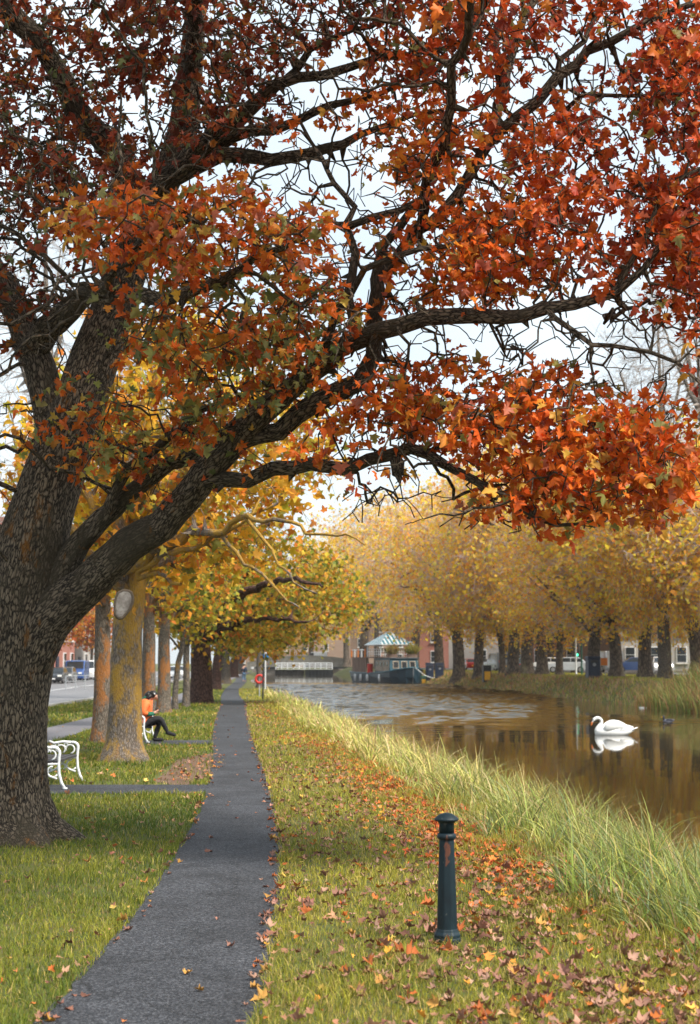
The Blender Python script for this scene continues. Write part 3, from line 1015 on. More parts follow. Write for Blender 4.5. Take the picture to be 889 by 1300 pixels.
    clear = [[(250, 618), (290, 568), (330, 528), (370, 494), (410, 461), (455, 430), (510, 411), (576, 402), (664, 399), (730, 388), (780, 369)], [(300, 562), (350, 543), (400, 514), (440, 497), (462, 478), (470, 450), (474, 400), (482, 350)],
             [(262, 612), (310, 605), (346, 599), (400, 592), (440, 590), (490, 580), (545, 574)], [(84, 722), (128, 668), (160, 635), (198, 609), (240, 590), (270, 570)], [(65, 418), (90, 388), (120, 373), (170, 376), (233, 374)],
             [(72, 590), (98, 520), (122, 450), (145, 390), (165, 330)], [(215, 225), (280, 169), (355, 108), (442, 85)], [(530, 300), (580, 240), (630, 178), (677, 125), (731, 84), (825, 27)], [(200, 245), (245, 208), (327, 200), (388, 196), (460, 169)], [(447, 380), (446, 320), (438, 281)]]

    def on_limb(px, py):
        for ln in clear:
            for (x0, y0), (x1, y1) in zip(ln[:-1], ln[1:]):
                t = max(0, min(1, ((px - x0) * (x1 - x0) + (py - y0) * (y1 - y0)) / ((x1 - x0) ** 2 + (y1 - y0) ** 2)))
                if math.hypot(px - x0 - t * (x1 - x0), py - y0 - t * (y1 - y0)) < 20: return True
        return False
    A, PI = [], []
    for cx, cy_, rx, ry, d0, dd, w, pal in E:
        n = int(w * rx * ry / 44)
        for _ in range(n):
            a = rg.uniform(0, 2 * math.pi)
            q = math.sqrt(rg.uniform(0, 1)) * 1.05
            px, py = cx + rx * q * math.cos(a), cy_ + ry * q * math.sin(a)
            if any(((px - g[0]) / g[2]) ** 2 + ((py - g[1]) / g[3]) ** 2 < 1 and rg.uniform() < g[4] for g in gaps): continue
            if vnoise(px, py, 0.021, 3.0) + 0.5 * vnoise(px, py, 0.05, 8.0) < -0.62 + 0.12 * rg.normal(): continue
            if on_limb(px, py) and rg.uniform() < .78: continue
            A.append(W(px, py, d0 + dd * rg.uniform(-1, 1)))
            PI.append(pal)
    # leafless twigs: the web that shows against the sky
    for _ in range(1500):
        px, py = rg.uniform(-40, 920), rg.uniform(-60, 470)
        if rg.uniform() < .25: px, py = rg.uniform(430, 860), rg.uniform(380, 670)
        if py > 690 - .02 * px: continue
        A.append(W(px, py, rg.uniform(13.4, 17.0)))
        PI.append(-1)
    A = np.array(A); PI = np.array(PI)
    P, par, nn = grow(sk, A, 0.15, 0.13, 70, 0.5, 0.02, rg)
    r = radii(P, par, fixed, 0.0068, 2.45, 0.6)
    base = np.array([*W(8, 1062, 17.1)[:2], 0.0])
    root = empty('maple_tree', base)
    tag(root, 'huge old maple with red and orange leaves leaning over the path', 'tree')
    nf = len(fixed)
    # trunk and limbs: thick skeleton; twigs: what grew from it
    Pt, part, rt = P[:nf], par[:nf], r[:nf].copy()
    # spreading root collar
    low = Pt[:, 2] < 0.55
    rt[low] *= 1 + 0.30 * np.clip((0.55 - Pt[low, 2]) / 0.55, 0, 1) ** 2
    V, Q, B = tubes(Pt, part, rt, lambda q: 56 if q > .4 else 30 if q > .15 else 16 if q > .05 else 9, 0.055)
    # buttress roots at the foot
    rel = V - base
    an = np.arctan2(rel[:, 1], rel[:, 0])
    foot = np.clip((0.8 - rel[:, 2]) / 0.8, 0, 1) ** 1.6
    near = (np.hypot(rel[:, 0], rel[:, 1]) < 1.1) & (rel[:, 2] < 0.8)
    sc = 1 + foot * (0.16 * np.sin(an * 5 + 0.6) + 0.10 * np.sin(an * 8 + 2) + 0.10)
    V[near, 0] = base[0] + rel[near, 0] * sc[near]
    V[near, 1] = base[1] + rel[near, 1] * sc[near]
    link('trunk', np_mesh('trunk', V - base, [Q], bk=B, smooth=True), M['bark'], root)
    # twigs
    keep = np.arange(len(P))
    par2 = par.copy(); par2[:nf] = -1
    used = np.zeros(len(P), bool); used[nf:] = True; used[par[nf:][par[nf:] >= 0]] = True
    ids = np.where(used)[0]
    remap = -np.ones(len(P), int); remap[ids] = np.arange(len(ids))
    pr = np.where(par2[ids] >= 0, remap[np.maximum(par2[ids], 0)], -1)
    V, Q, B = tubes(P[ids], pr, r[ids], lambda q: 7 if q > .03 else 5 if q > .012 else 3, 0.0)
    link('twigs', np_mesh('twigs', V - base, [Q], bk=B, smooth=True), M['bark'], root)['kind'] = 'stuff'
    # leaves
    pos, axs, nor, siz, col = [], [], [], [], []
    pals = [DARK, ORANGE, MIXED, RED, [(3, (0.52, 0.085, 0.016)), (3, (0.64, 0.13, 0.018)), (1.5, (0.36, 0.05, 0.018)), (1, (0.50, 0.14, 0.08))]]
    tipdir = nrm(P[nn] - P[np.maximum(par[nn], 0)])
    cnt = rg.integers(3, 9, len(A)) * (rg.uniform(size=len(A)) > .16) * (PI >= 0)
    rep = np.repeat(np.arange(len(A)), cnt)
    n = len(rep)
    dirn = nrm(tipdir[rep] * 0.7 + rg.normal(size=(n, 3)) * 0.75 + np.array([0, 0, -0.15]))
    pet = rg.uniform(0.03, 0.15, (n, 1))
    pos = P[nn][rep] + dirn * pet + rg.normal(size=(n, 3)) * 0.035
    axs = nrm(dirn + np.array([0, -0.05, -0.45]) + rg.normal(size=(n, 3)) * 0.25)
    nor = nrm(rg.normal(size=(n, 3)) * 0.55 + np.array([0.0, -0.35, 0.8]))
    siz = np.clip(rg.normal(0.083, 0.025, n), 0.03, 0.14)
    col = np.zeros((n, 3))
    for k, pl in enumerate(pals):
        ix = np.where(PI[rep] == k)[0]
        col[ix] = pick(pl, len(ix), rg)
    ax_, ay_ = proj(pos)
    dist = pos[:, 1]
    inside = (ax_ > 10) & (ax_ < 880) & (ay_ > 10) & (ay_ < 690)
    order = np.argsort(np.where(inside, dist - siz * 20, 1e9))
    big = order[:300]
    rest = np.setdiff1d(np.arange(n), big)
    V, Fc, C = leaves(MID_MAPLES, pos[rest], axs[rest], nor[rest], siz[rest], col[rest], rg)
    crown = link('crown', np_mesh('crown', V - base, [Fc], col=C), M['leaf'], root)
    crown['kind'] = 'stuff'
    # the nearest leaves, each its own piece
    metas = []
    pl = [(0.60, 0.15, 0.02), (0.52, 0.10, 0.02), (0.66, 0.24, 0.03), (0.58, 0.18, 0.10), (0.62, 0.34, 0.05), (0.30, 0.28, 0.09)]
    for k in range(12):
        tv, tf = MAPLES[k % 10]
        c = np.array(pl[k % 6]) * (0.85 + 0.3 * (k / 12))
        metas.append(np_mesh('leaf', tv, [tf], col=np.clip(c[None, :] * (1 + 0.1 * rg.normal(size=(len(tv), 1))), 0, 1)))
    a = nrm(axs); z = nrm(nor - a * (nor * a).sum(1, keepdims=True)); x = np.cross(a, z)
    for q, i in enumerate(big):
        o = link('leaf', metas[q % 12], M['leaf'], crown)
        s = siz[i]
        mt = Matrix(((x[i][0] * s, a[i][0] * s, z[i][0] * s, pos[i][0] - base[0]), (x[i][1] * s, a[i][1] * s, z[i][1] * s, pos[i][1] - base[1]), (x[i][2] * s, a[i][2] * s, z[i][2] * s, pos[i][2] - base[2]), (0, 0, 0, 1)))
        o.matrix_local = mt
    return root


HERO = hero()


# ------------------------------------------------------------------ other trees
def ell_points(n, c, r, rg, shell=0.35):
    out = []
    while len(out) < n:
        p = rg.uniform(-1, 1, (n, 3))
        q = np.linalg.norm(p, axis=1)
        p = p[(q < 1) & (q > shell * rg.uniform(0, 1.4, n))]
        out += list(p)
    return np.array(out[:n]) * np.array(r) + np.array(c)


def make_tree(name, base, trunk, limbs, A, pal, bark, step=0.4, kill=0.4, tip=0.008, leaf=None, lsize=0.2, lper=6, seed=1, jit=0.35, lspread=0.35, cap=0.6, extra=0, exl=0.7, twigmat=None, droop=0.0, ldown=0.3, sides=1.0, label='', cat='tree', group=None, flare=0.3, nleaf_keep=1.0, leafmat=None):
    """coordinates relative to the foot of the tree"""
    rg = np.random.default_rng(seed)
    sk = Skel()
    tp, tr = trunk
    sk.limb(tp, tr, step * 0.6, False)
    for lp, lr in limbs: sk.limb(lp, lr, step * 0.6, True, 0.05)
    fixed = np.array(sk.rad)
    P, par, nn = grow(sk, A, step, kill, 50, jit, droop, rg)
    r = radii(P, par, fixed, tip, 2.3, cap)
    nf = len(fixed)
    rt = r[:nf].copy()
    low = P[:nf, 2] < 0.6
    rt[low] *= 1 + flare * np.clip((0.6 - P[:nf][low, 2]) / 0.6, 0, 1) ** 2
    root = empty(name, base)
    tag(root, label, cat, group)
    V, Q, B = tubes(P[:nf], par[:nf], rt, lambda q: max(4, int((24 if q > .2 else 14 if q > .08 else 8) * sides)), 0.05)
    link('trunk', np_mesh('trunk', V, [Q], bk=B, smooth=True), bark, root)
    used = np.zeros(len(P), bool); used[nf:] = True; used[par[nf:][par[nf:] >= 0]] = True
    ids = np.where(used)[0]
    par2 = par.copy(); par2[:nf] = -1
    remap = -np.ones(len(P), int); remap[ids] = np.arange(len(ids))
    pr = np.where(par2[ids] >= 0, remap[np.maximum(par2[ids], 0)], -1)
    V, Q, B = tubes(P[ids], pr, r[ids], lambda q: 5 if q > .05 else 3, 0.0)
    tipdir = nrm(P[nn] - P[np.maximum(par[nn], 0)])
    fl = [Q]
    if extra:
        # fine end twigs: slim three-sided spikes at every twig end
        k = len(A) * extra
        rep = np.repeat(np.arange(len(A)), extra)
        b = P[nn][rep] - tipdir[rep] * rg.uniform(0, step, (k, 1))
        d = nrm(tipdir[rep] * 0.9 + rg.normal(size=(k, 3)) * 0.6 + np.array([0, 0, -0.05]))
        e = b + d * (exl * rg.uniform(0.4, 1.3, (k, 1)))
        s1 = nrm(np.cross(d, rg.normal(size=(k, 3)))) * tip * 0.9
        s2 = np.cross(d, s1)
        tv = np.stack([b + s1, b - 0.5 * s1 + 0.87 * s2, b - 0.5 * s1 - 0.87 * s2, e], 1).reshape(-1, 3)
        o = len(V) + np.arange(k) * 4
        tf = np.concatenate([np.stack([o, o + 1, o + 3], 1), np.stack([o + 1, o + 2, o + 3], 1), np.stack([o + 2, o, o + 3], 1)])
        V = np.concatenate([V, tv]); B = np.concatenate([B, tv])
        fl.append(tf)
    tw = link('twigs', np_mesh('twigs', V, fl, bk=B), twigmat or bark, root)
    tw['kind'] = 'stuff'
    if leaf is not None and lper > 0:
        n0 = len(A)
        cnt = rg.poisson(lper, n0)
        rep = np.repeat(np.arange(n0), cnt)
        n = len(rep)
        pos = P[nn][rep] + rg.normal(size=(n, 3)) * lspread
        axs = nrm(rg.normal(size=(n, 3)) + np.array([0, 0, -ldown]))
        nor = nrm(rg.normal(size=(n, 3)) * 0.8 + np.array([0, -0.2, 0.7]))
        siz = lsize * rg.uniform(0.65, 1.3, n)
        col = pal(pos, n, rg) if callable(pal) else pick(pal, n, rg)
        Vl, Fl, Cl = leaves(leaf, pos, axs, nor, siz, col, rg)
        cr = link('crown', np_mesh('crown', Vl, [Fl], col=Cl), leafmat or M['far_leaf'], root)
        cr['kind'] = 'stuff'
    return root


def rel(base, pts):
    return [np.asarray(p) - np.asarray(base) for p in pts]


def row_tree(px, py, dia, top, cr, label, bark, pal, seed, lean=(0, 0), nA=420, lper=9, lsize=0.2, crown_c=None, leaf=None, limbs_extra=None, fork=0.35, step=0.4, lspread=0.3, flare=0.35):
    """one tree of the row on the near bank, given the pixel of its foot"""
    base = G(px, py)
    rg = np.random.default_rng(seed)
    fh = top * fork
    tp = [(0, 0, -0.15), (0.02, 0, fh * 0.3), (lean[0] * 0.4, lean[1] * 0.4, fh * 0.7), (lean[0], lean[1], fh), (lean[0] * 1.4 + rg.normal() * .2, lean[1] * 1.4, top * 0.62), (lean[0] * 1.6, lean[1], top * 0.88)]
    r0 = dia / 2
    tr = [r0 * 1.12, r0, r0 * 0.92, r0 * 0.88, r0 * 0.45, r0 * 0.12]
    limbs = []
    nl = 6
    for k in range(nl):
        a = 2 * math.pi * k / nl + rg.uniform(-.4, .4)
        h0 = fh * rg.uniform(0.85, 1.5)
        Lh = cr[0] * rg.uniform(0.6, 0.9)
        s = np.array([lean[0], lean[1], h0])
        d = np.array([math.cos(a), math.sin(a), 0])
        p1 = s + d * Lh * 0.35 + np.array([0, 0, top * 0.08])
        p2 = s + d * Lh * 0.7 + np.array([0, 0, top * 0.17])
        p3 = s + d * Lh + np.array([0, 0, top * rg.uniform(0.12, 0.28)])
        limbs.append(([s, p1, p2, p3], [r0 * 0.42, r0 * 0.34, r0 * 0.2, r0 * 0.07]))
    if limbs_extra:
        for rows in limbs_extra:
            limbs.append((rel(base, [W(a, b, d) for a, b, d, q in rows]), [q / 2 * d / F for a, b, d, q in rows]))
    cc = crown_c or (lean[0], lean[1], top * 0.66)
    A = ell_points(nA, cc, cr, rg, 0.5)
    return make_tree('street_tree', base, (tp, tr), limbs, A, pal, bark, step=step, kill=step, tip=0.008, leaf=leaf or DIAMOND, lsize=lsize, lper=lper, seed=seed, label=label, lspread=lspread, flare=flare, group='trees lining the near bank', extra=2, exl=0.5)


# T2, the lichen-covered one with the sawn limb
T2X = [[(178, 715, 29.8, 20.4), (200, 695, 29.5, 20.4), (240, 678, 29, 11.8), (273, 675, 28.5, 9.3), (311, 657, 28, 7.4), (345, 660, 27.5, 5.6), (405, 676, 27, 3.7), (460, 688, 26.5, 1.9)],
       [(176, 725, 29.8, 9.9), (212, 704, 29.4, 8.1), (258, 690, 29, 6.2), (300, 668, 28.6, 4.3), (350, 640, 28.2, 3.1)],
       [(273, 675, 28.5, 5.6), (300, 700, 28.3, 5.0), (340, 740, 28, 3.7), (385, 775, 27.8, 1.9)],
       [(311, 657, 28, 5.0), (335, 685, 27.8, 4.3), (360, 725, 27.6, 3.1), (400, 752, 27.4, 1.9)],
       [(176, 735, 29.8, 8.1), (200, 728, 29.6, 6.2), (218, 737, 29.4, 5.0), (235, 742, 29.3, 4.3)],
       [(160, 690, 30, 22.1), (150, 640, 30.2, 20.4), (170, 560, 30.4, 17.0), (200, 470, 30.6, 8.7), (215, 380, 30.8, 5.0)]]
t2 = row_tree(157, 967, 0.66, 9.5, (3.4, 3.0, 2.9), 'lichen-yellowed tree with a pale sawn-off limb scar on its trunk', M['lichen_bark'], GOLD, 31, (0.12, 0), 700, 6, 0.19, (1.0, 0.3, 6.4), SMALL_MAPLES, T2X, 0.40, 0.3, 0.28, 0.6)
sc = MB()
scw = W(157, 766, 29.52) - G(157, 967)
ring = [(-.02, -.30), (.05, -.27), (.10, -.17), (.145, -.06), (.16, .06), (.14, .16), (.09, .235), (.02, .25), (-.06, .225), (-.13, .17), (-.15, .08), (-.145, -.04), (-.12, -.15), (-.08, -.25)]
def scarfn(a, b, w):
    c_, s_ = math.cos(-.28), math.sin(-.28)
    p = (a * c_ - b * s_, a * s_ + b * c_)
    return scw + np.array([p[0] * .95, w - .10 * b + .25 * a, p[1]])
sc.prism(ring, 0.16, scarfn)
M['sawn'] = mat_two('sawn_wood', (0.16, 0.135, 0.12), (0.42, 0.39, 0.37), 5, 0.38, 0.65, 0.85, 0.5, (0.22, 0.19, 0.18), 18)
sc.build('sawn_scar', M['sawn'], t2, bevel=0.02)
# loose collar of bark round the scar
rim = [scarfn(a * 1.08, b * 1.05, -0.05) for a, b in ring]
MB().tube(rim + [rim[0]], 0.032, 6).build('bark_collar', mat_plain('collar_bark', (.13, .10, .075), .9, 0, .35, 14, .4), t2, smooth=True)

row_tree(128, 943, 0.42, 9.5, (2.6, 2.6, 3.0), 'slim trunk flecked with rusty orange lichen beside the yellow-lichened one', M['rust_bark'], GOLD, 32, (0.02, 0), 380, 7, 0.19, None, SMALL_MAPLES, None, 0.45, 0.35)
row_tree(188, 924, 0.36, 9, (2.6, 2.6, 2.6), 'thin trunk directly behind the seated person', M['rust_bark'], GOLD, 33, (0, 0), 320, 8, 0.2, None, None, None, 0.45)
row_tree(207.5, 906, 0.50, 10, (3.2, 3.2, 3.0), 'grey trunk with orange streaks past the seated person', M['rust_bark'], GREENGOLD, 34, (0, 0), 380, 10, 0.22)
row_tree(222, 902, 0.24, 8, (2.4, 2.4, 2.4), 'thinnest bare grey trunk between two thicker grey ones', M['grey_bark'], GREENGOLD, 35, (0.3, 0), 240, 9, 0.22)
row_tree(236, 898, 0.30, 8.5, (2.6, 2.6, 2.4), 'narrow grey-green trunk touching the big dark red one', M['grey_bark'], GREENGOLD, 36, (0, 0), 260, 9, 0.22)
T8X = [[(262, 800, 70, 22), (290, 765, 68, 14), (330, 745, 66, 9), (370, 735, 64, 6), (410, 745, 63, 3)], [(262, 810, 70, 14), (300, 790, 69, 9), (345, 785, 68, 6), (390, 790, 67, 3)], [(255, 780, 71, 18), (270, 720, 70, 12), (310, 680, 69, 8), (360, 660, 68, 4)]]
row_tree(255, 893, 1.05, 10.5, (5.6, 4.5, 3.0), 'broad dark reddish-brown trunk with a low green and gold crown', M['red_bark'], GREENGOLD, 37, (0, 0), 900, 11, 0.24, (2.6, -1, 5.2), None, T8X, 0.34, 0.42, 0.35, 0.2)
row_tree(274, 876, 0.7, 10, (4.5, 4, 3), 'dark leaning trunk just beyond the broad reddish one', M['red_bark'], GREENGOLD, 38, (0.3, 0), 500, 10, 0.26, (1.5, 0, 5.8), None, None, 0.3, 0.5)
row_tree(286, 868, 0.9, 10, (4.6, 4, 3.2), 'brown trunk where the path narrows in the distance', M['grey_bark'], GREENGOLD, 39, (0, 0), 480, 10, 0.3, (1.2, 0, 6), None, None, 0.3, 0.55)
row_tree(296, 860, 1.2, 11, (5.5, 5, 3.6), 'farthest dark trunk of the near row with golden leaves', M['red_bark'], GOLD, 40, (0.6, 0), 480, 10, 0.34, (2.0, 0, 6), None, None, 0.28, 0.6)
row_tree(304, 856, 1.0, 11, (6, 5, 4), 'yellow tree closing the end of the path', M['grey_bark'], GOLD, 41, (0.6, 0), 480, 10, 0.4, (3.0, 0, 6), None, None, 0.28, 0.7)


# plane trees on the far bank: three grown shapes, then one thing each
def plane_shape(seed, top=17.5, cr=(7.0, 7.0, 6.6), dia=0.95, name='plane_tree', nA=1000, lper=3.0, low=3.5):
    rg = np.random.default_rng(seed)
    lean = rg.normal(size=2) * 0.5
    tp = [(0, 0, -0.3), (0, 0, 1.2), (lean[0] * .3, lean[1] * .3, 3.0), (lean[0], lean[1], 5.2), (lean[0] * 1.3, lean[1], 9), (lean[0] * 1.2, lean[1] * 1.4, 13), (lean[0], lean[1], top * .92)]
    r0 = dia / 2
    tr = [r0 * 1.25, r0, r0 * .92, r0 * .8, r0 * .45, r0 * .25, r0 * .08]
    limbs = []
    for k in range(8):
        a = 2 * math.pi * k / 8 + rg.uniform(-.3, .3)
        h0 = rg.uniform(3.6, 8)
        d = np.array([math.cos(a), math.sin(a), 0])
        Lh = cr[0] * rg.uniform(.6, .9)
        s = np.array([lean[0], lean[1], h0])
        Lh *= 1.1
        limbs.append(([s, s + d * Lh * .3 + (0, 0, 1.6), s + d * Lh * .65 + (0, 0, 3.4), s + d * Lh + (0, 0, rg.uniform(2.5, 5.5))], [r0 * .42, r0 * .33, r0 * .2, r0 * .07]))
    A = ell_points(nA, (lean[0], lean[1], 10.2), (cr[0] * 1.18, cr[1] * 1.18, cr[2] * 1.08), rg, 0.5)
    A = A + 1.1 * np.stack([np.sin(A[:, 2] * .9 + seed), np.cos(A[:, 2] * .7 + seed * 2), np.sin(A[:, 0] * .8 + A[:, 1] * .6 + seed)], 1)
    A = A[A[:, 2] > low]

    def pal(pos, n, rg2):
        c = pick(PLANE, n, rg2)
        return c
    return make_tree(name, (0, 0, 0), (tp, tr), limbs, A, pal, M['plane_bark'], step=0.6, kill=0.55, tip=0.014, leaf=DIAMOND, lsize=0.31, lper=lper * 1.9, seed=seed, lspread=0.5, extra=5, exl=1.3, twigmat=M['twig'], flare=0.35, cap=.5)


PL = [plane_shape(51), plane_shape(52, 18.5, (7.2, 7.2, 7.0), 1.05), plane_shape(53, 16, (6.5, 6.5, 6.0), 0.8, lper=3.8), plane_shape(54, 15, (6.6, 6.6, 6.0), 0.85, lper=7.5, low=2.7)]
spots = [  # px, distance, shape, turn, scale, label
    (557, 176, 0, 0.3, 1.0, 'plane tree standing just behind the bow of the barge'),
    (582, 152, 1, 1.1, 1.0, 'thick-trunked plane tree closest to the barge planters'),
    (607, 146, 2, 2.0, 1.0, 'plane tree behind the litter bin with the yellow panel'),
    (637, 140, 3, 0.7, .62, 'slender young plane between the yellow-panel bin and dark trunks'),
    (651, 134, 0, 3.0, .95, 'dark plane trunk, first of three close together'),
    (668, 131, 1, 4.0, .88, 'middle plane trunk of three close together'),
    (687, 127, 2, 5.0, 1.0, 'pale plane trunk, last of three close together'),
    (709, 122, 3, 1.6, .7, 'slim straight plane trunk left of the traffic light'),
    (752, 111, 1, 2.6, .9, 'tall dark plane behind the big navy litter bin'),
    (781, 108, 0, 5.5, .95, 'plane trunk beside the big navy litter bin'),
    (817, 104, 3, 3.9, 1.05, 'leaning plane with bright golden leaves hiding its fork'),
    (884, 96, 3, 0.2, 1.0, 'plane trunk half hidden by reeds at the frame edge'),
    (960, 84, 2, 1.2, 1.0, 'plane tree overhanging the water from beyond the frame edge'),
    (527, 205, 2, 0.9, 1.15, 'plane tree rising behind the striped canopy'),
    (500, 235, 0, 2.2, 1.25, 'hazy plane tree above the middle of the barge'),
    (462, 262, 1, 4.4, 1.35, 'distant plane tree between barge and lock'),
    (440, 330, 2, 3.3, 1.5, 'distant plane tree beside the stone bridge'),
    (395, 380, 0, 1.3, 1.2, 'far brown-gold tree rising over the stone bridge'),
    (355, 370, 3, 5.3, 1.2, 'far golden tree left of the stone bridge'),
    (420, 430, 1, 0.3, 1.3, 'farthest hazy tree above the lock railings')]
used_shape = set()
for px, d, k, a, s, lab in spots:
    o = PL[k] if k not in used_shape else copy_tree(PL[k])
    used_shape.add(k)
    x = (px - CX) / F * (d / 1.0)
    o.location = (x, d, float(height(x, d)) - 0.03)
    o.rotation_euler = (0, 0, a)
    s *= 1.16 if px < 700 else 1.02
    o.scale = (s, s, s * (1.05 if px < 700 else .92))
    tag(o, lab, 'tree', 'plane trees on the far bank')

# second row, across the far road
second = [(600, 190, 1, 2.1, .95), (655, 178, 0, 0.5, 1.0), (705, 168, 2, 1.9, 1.05), (770, 158, 1, 3.5, .95), (830, 150, 0, 4.6, 1.05), (890, 140, 2, 2.9, 1.05)]
names2 = ['behind the three close trunks on the far kerb', 'behind the parked silver car', 'above the traffic light across the road', 'behind the navy bin across the road', 'behind the headlights across the road', 'across the road at the frame edge']
for (px, d, k, a, s), lab in zip(second, names2):
    o = copy_tree(PL[k])
    x = (px - CX) / F * d + 4
    o.location = (x, d, float(height(x, d)))
    o.rotation_euler = (0, 0, a)
    s *= 1.05
    o.scale = (s, s, s * .9)
    tag(o, 'plane tree ' + lab, 'tree', 'plane trees across the far road')


# bare trees
def bare_shape(seed, top, cr, dia):
    rg = np.random.default_rng(seed)
    tp = [(0, 0, -0.3), (0, 0, top * .15), (.2, 0, top * .4), (.1, 0, top * .7), (0, .1, top * .97)]
    r0 = dia / 2
    limbs = []
    for k in range(9):
        a = rg.uniform(0, 2 * math.pi)
        h0 = top * rg.uniform(.22, .6)
        d = np.array([math.cos(a), math.sin(a), 0])
        Lh = cr[0] * rg.uniform(.5, .8)
        s = np.array([.15, 0, h0])
        limbs.append(([s, s + d * Lh * .4 + (0, 0, top * .13), s + d * Lh * .75 + (0, 0, top * .27)], [r0 * .38, r0 * .25, r0 * .07]))
    A = ell_points(650, (0, 0, top * .64), cr, rg, .5)
    return make_tree('bare_tree', (0, 0, 0), (tp, [r0 * 1.2, r0, r0 * .7, r0 * .35, r0 * .07]), limbs, A, None, M['grey_bark'], step=.7, kill=.6, tip=.012, leaf=None, lper=0, seed=seed, extra=5, exl=1.5, twigmat=M['bare_twig'], jit=.25)


b1 = bare_shape(61, 27, (5.5, 5.5, 10), .8)
bares = [(842, 100, .3, 1.0, 'tall leafless tree with pale branches behind the red maple lobe'), (900, 92, 2.0, 1.05, 'tall leafless tree at the frame edge of the far bank'), (478, 230, 1.0, .95, 'leafless fine-twigged tree far behind the barge'), (730, 150, 3.0, .95, 'leafless tree rising above the golden planes'), (190, 80, 4.0, .85, 'tall leafless tree on the verge behind the near row'), (50, 50, 1.5, .72, 'leafless verge tree seen through the upper maple leaves'), (370, 120, 5.0, .62, 'small leafless tree beyond the green and gold crown')]
for k, (px, d, a, s, lab) in enumerate(bares):
    o = b1 if k == 0 else copy_tree(b1)
    x = (px - CX) / F * d
    if k == 6: x -= 2.5
    o.location = (x, d, float(height(x, d)))
    o.rotation_euler = (0, 0, a)
    o.scale = (s, s, s)
    tag(o, lab, 'tree', 'leafless trees')

# slim dark sapling on the far bank and russet street trees across the left road
sap = copy_tree(PL[3])
x = (847 - CX) / F * 93
sap.location = (x, 93, float(height(x, 93)))
sap.scale = (.42, .42, .72)
tag(sap, 'slim dark sapling standing alone by the far bank reeds', 'tree')
RUSSET = [(3, (0.50, 0.16, 0.03)), (3, (0.42, 0.10, 0.03)), (2, (0.60, 0.28, 0.04)), (1, (0.55, 0.36, 0.05))]
for k, (y, lab) in enumerate([(118, 'russet street tree before the brick terrace'), (150, 'russet street tree farther along the brick terrace'), (185, 'russet street tree by the far end of the brick terrace')]):
    x = -25.3 + float(shift(y))
    rg = np.random.default_rng(70 + k)
    A = ell_points(330, (0, 0, 6.6), (3.6, 3.6, 3.2), rg, .5)
    make_tree('street_tree', (x, y, 0.1), ([(0, 0, -.1), (0, 0, 2.5), (.1, 0, 5), (0, 0, 8.5)], [.2, .17, .12, .04]), [], A, RUSSET, M['grey_bark'], step=.6, kill=.5, tip=.014, leaf=DIAMOND, lsize=.36, lper=9, seed=71 + k, lspread=.4, extra=2, label=lab, group='russet trees across the road')


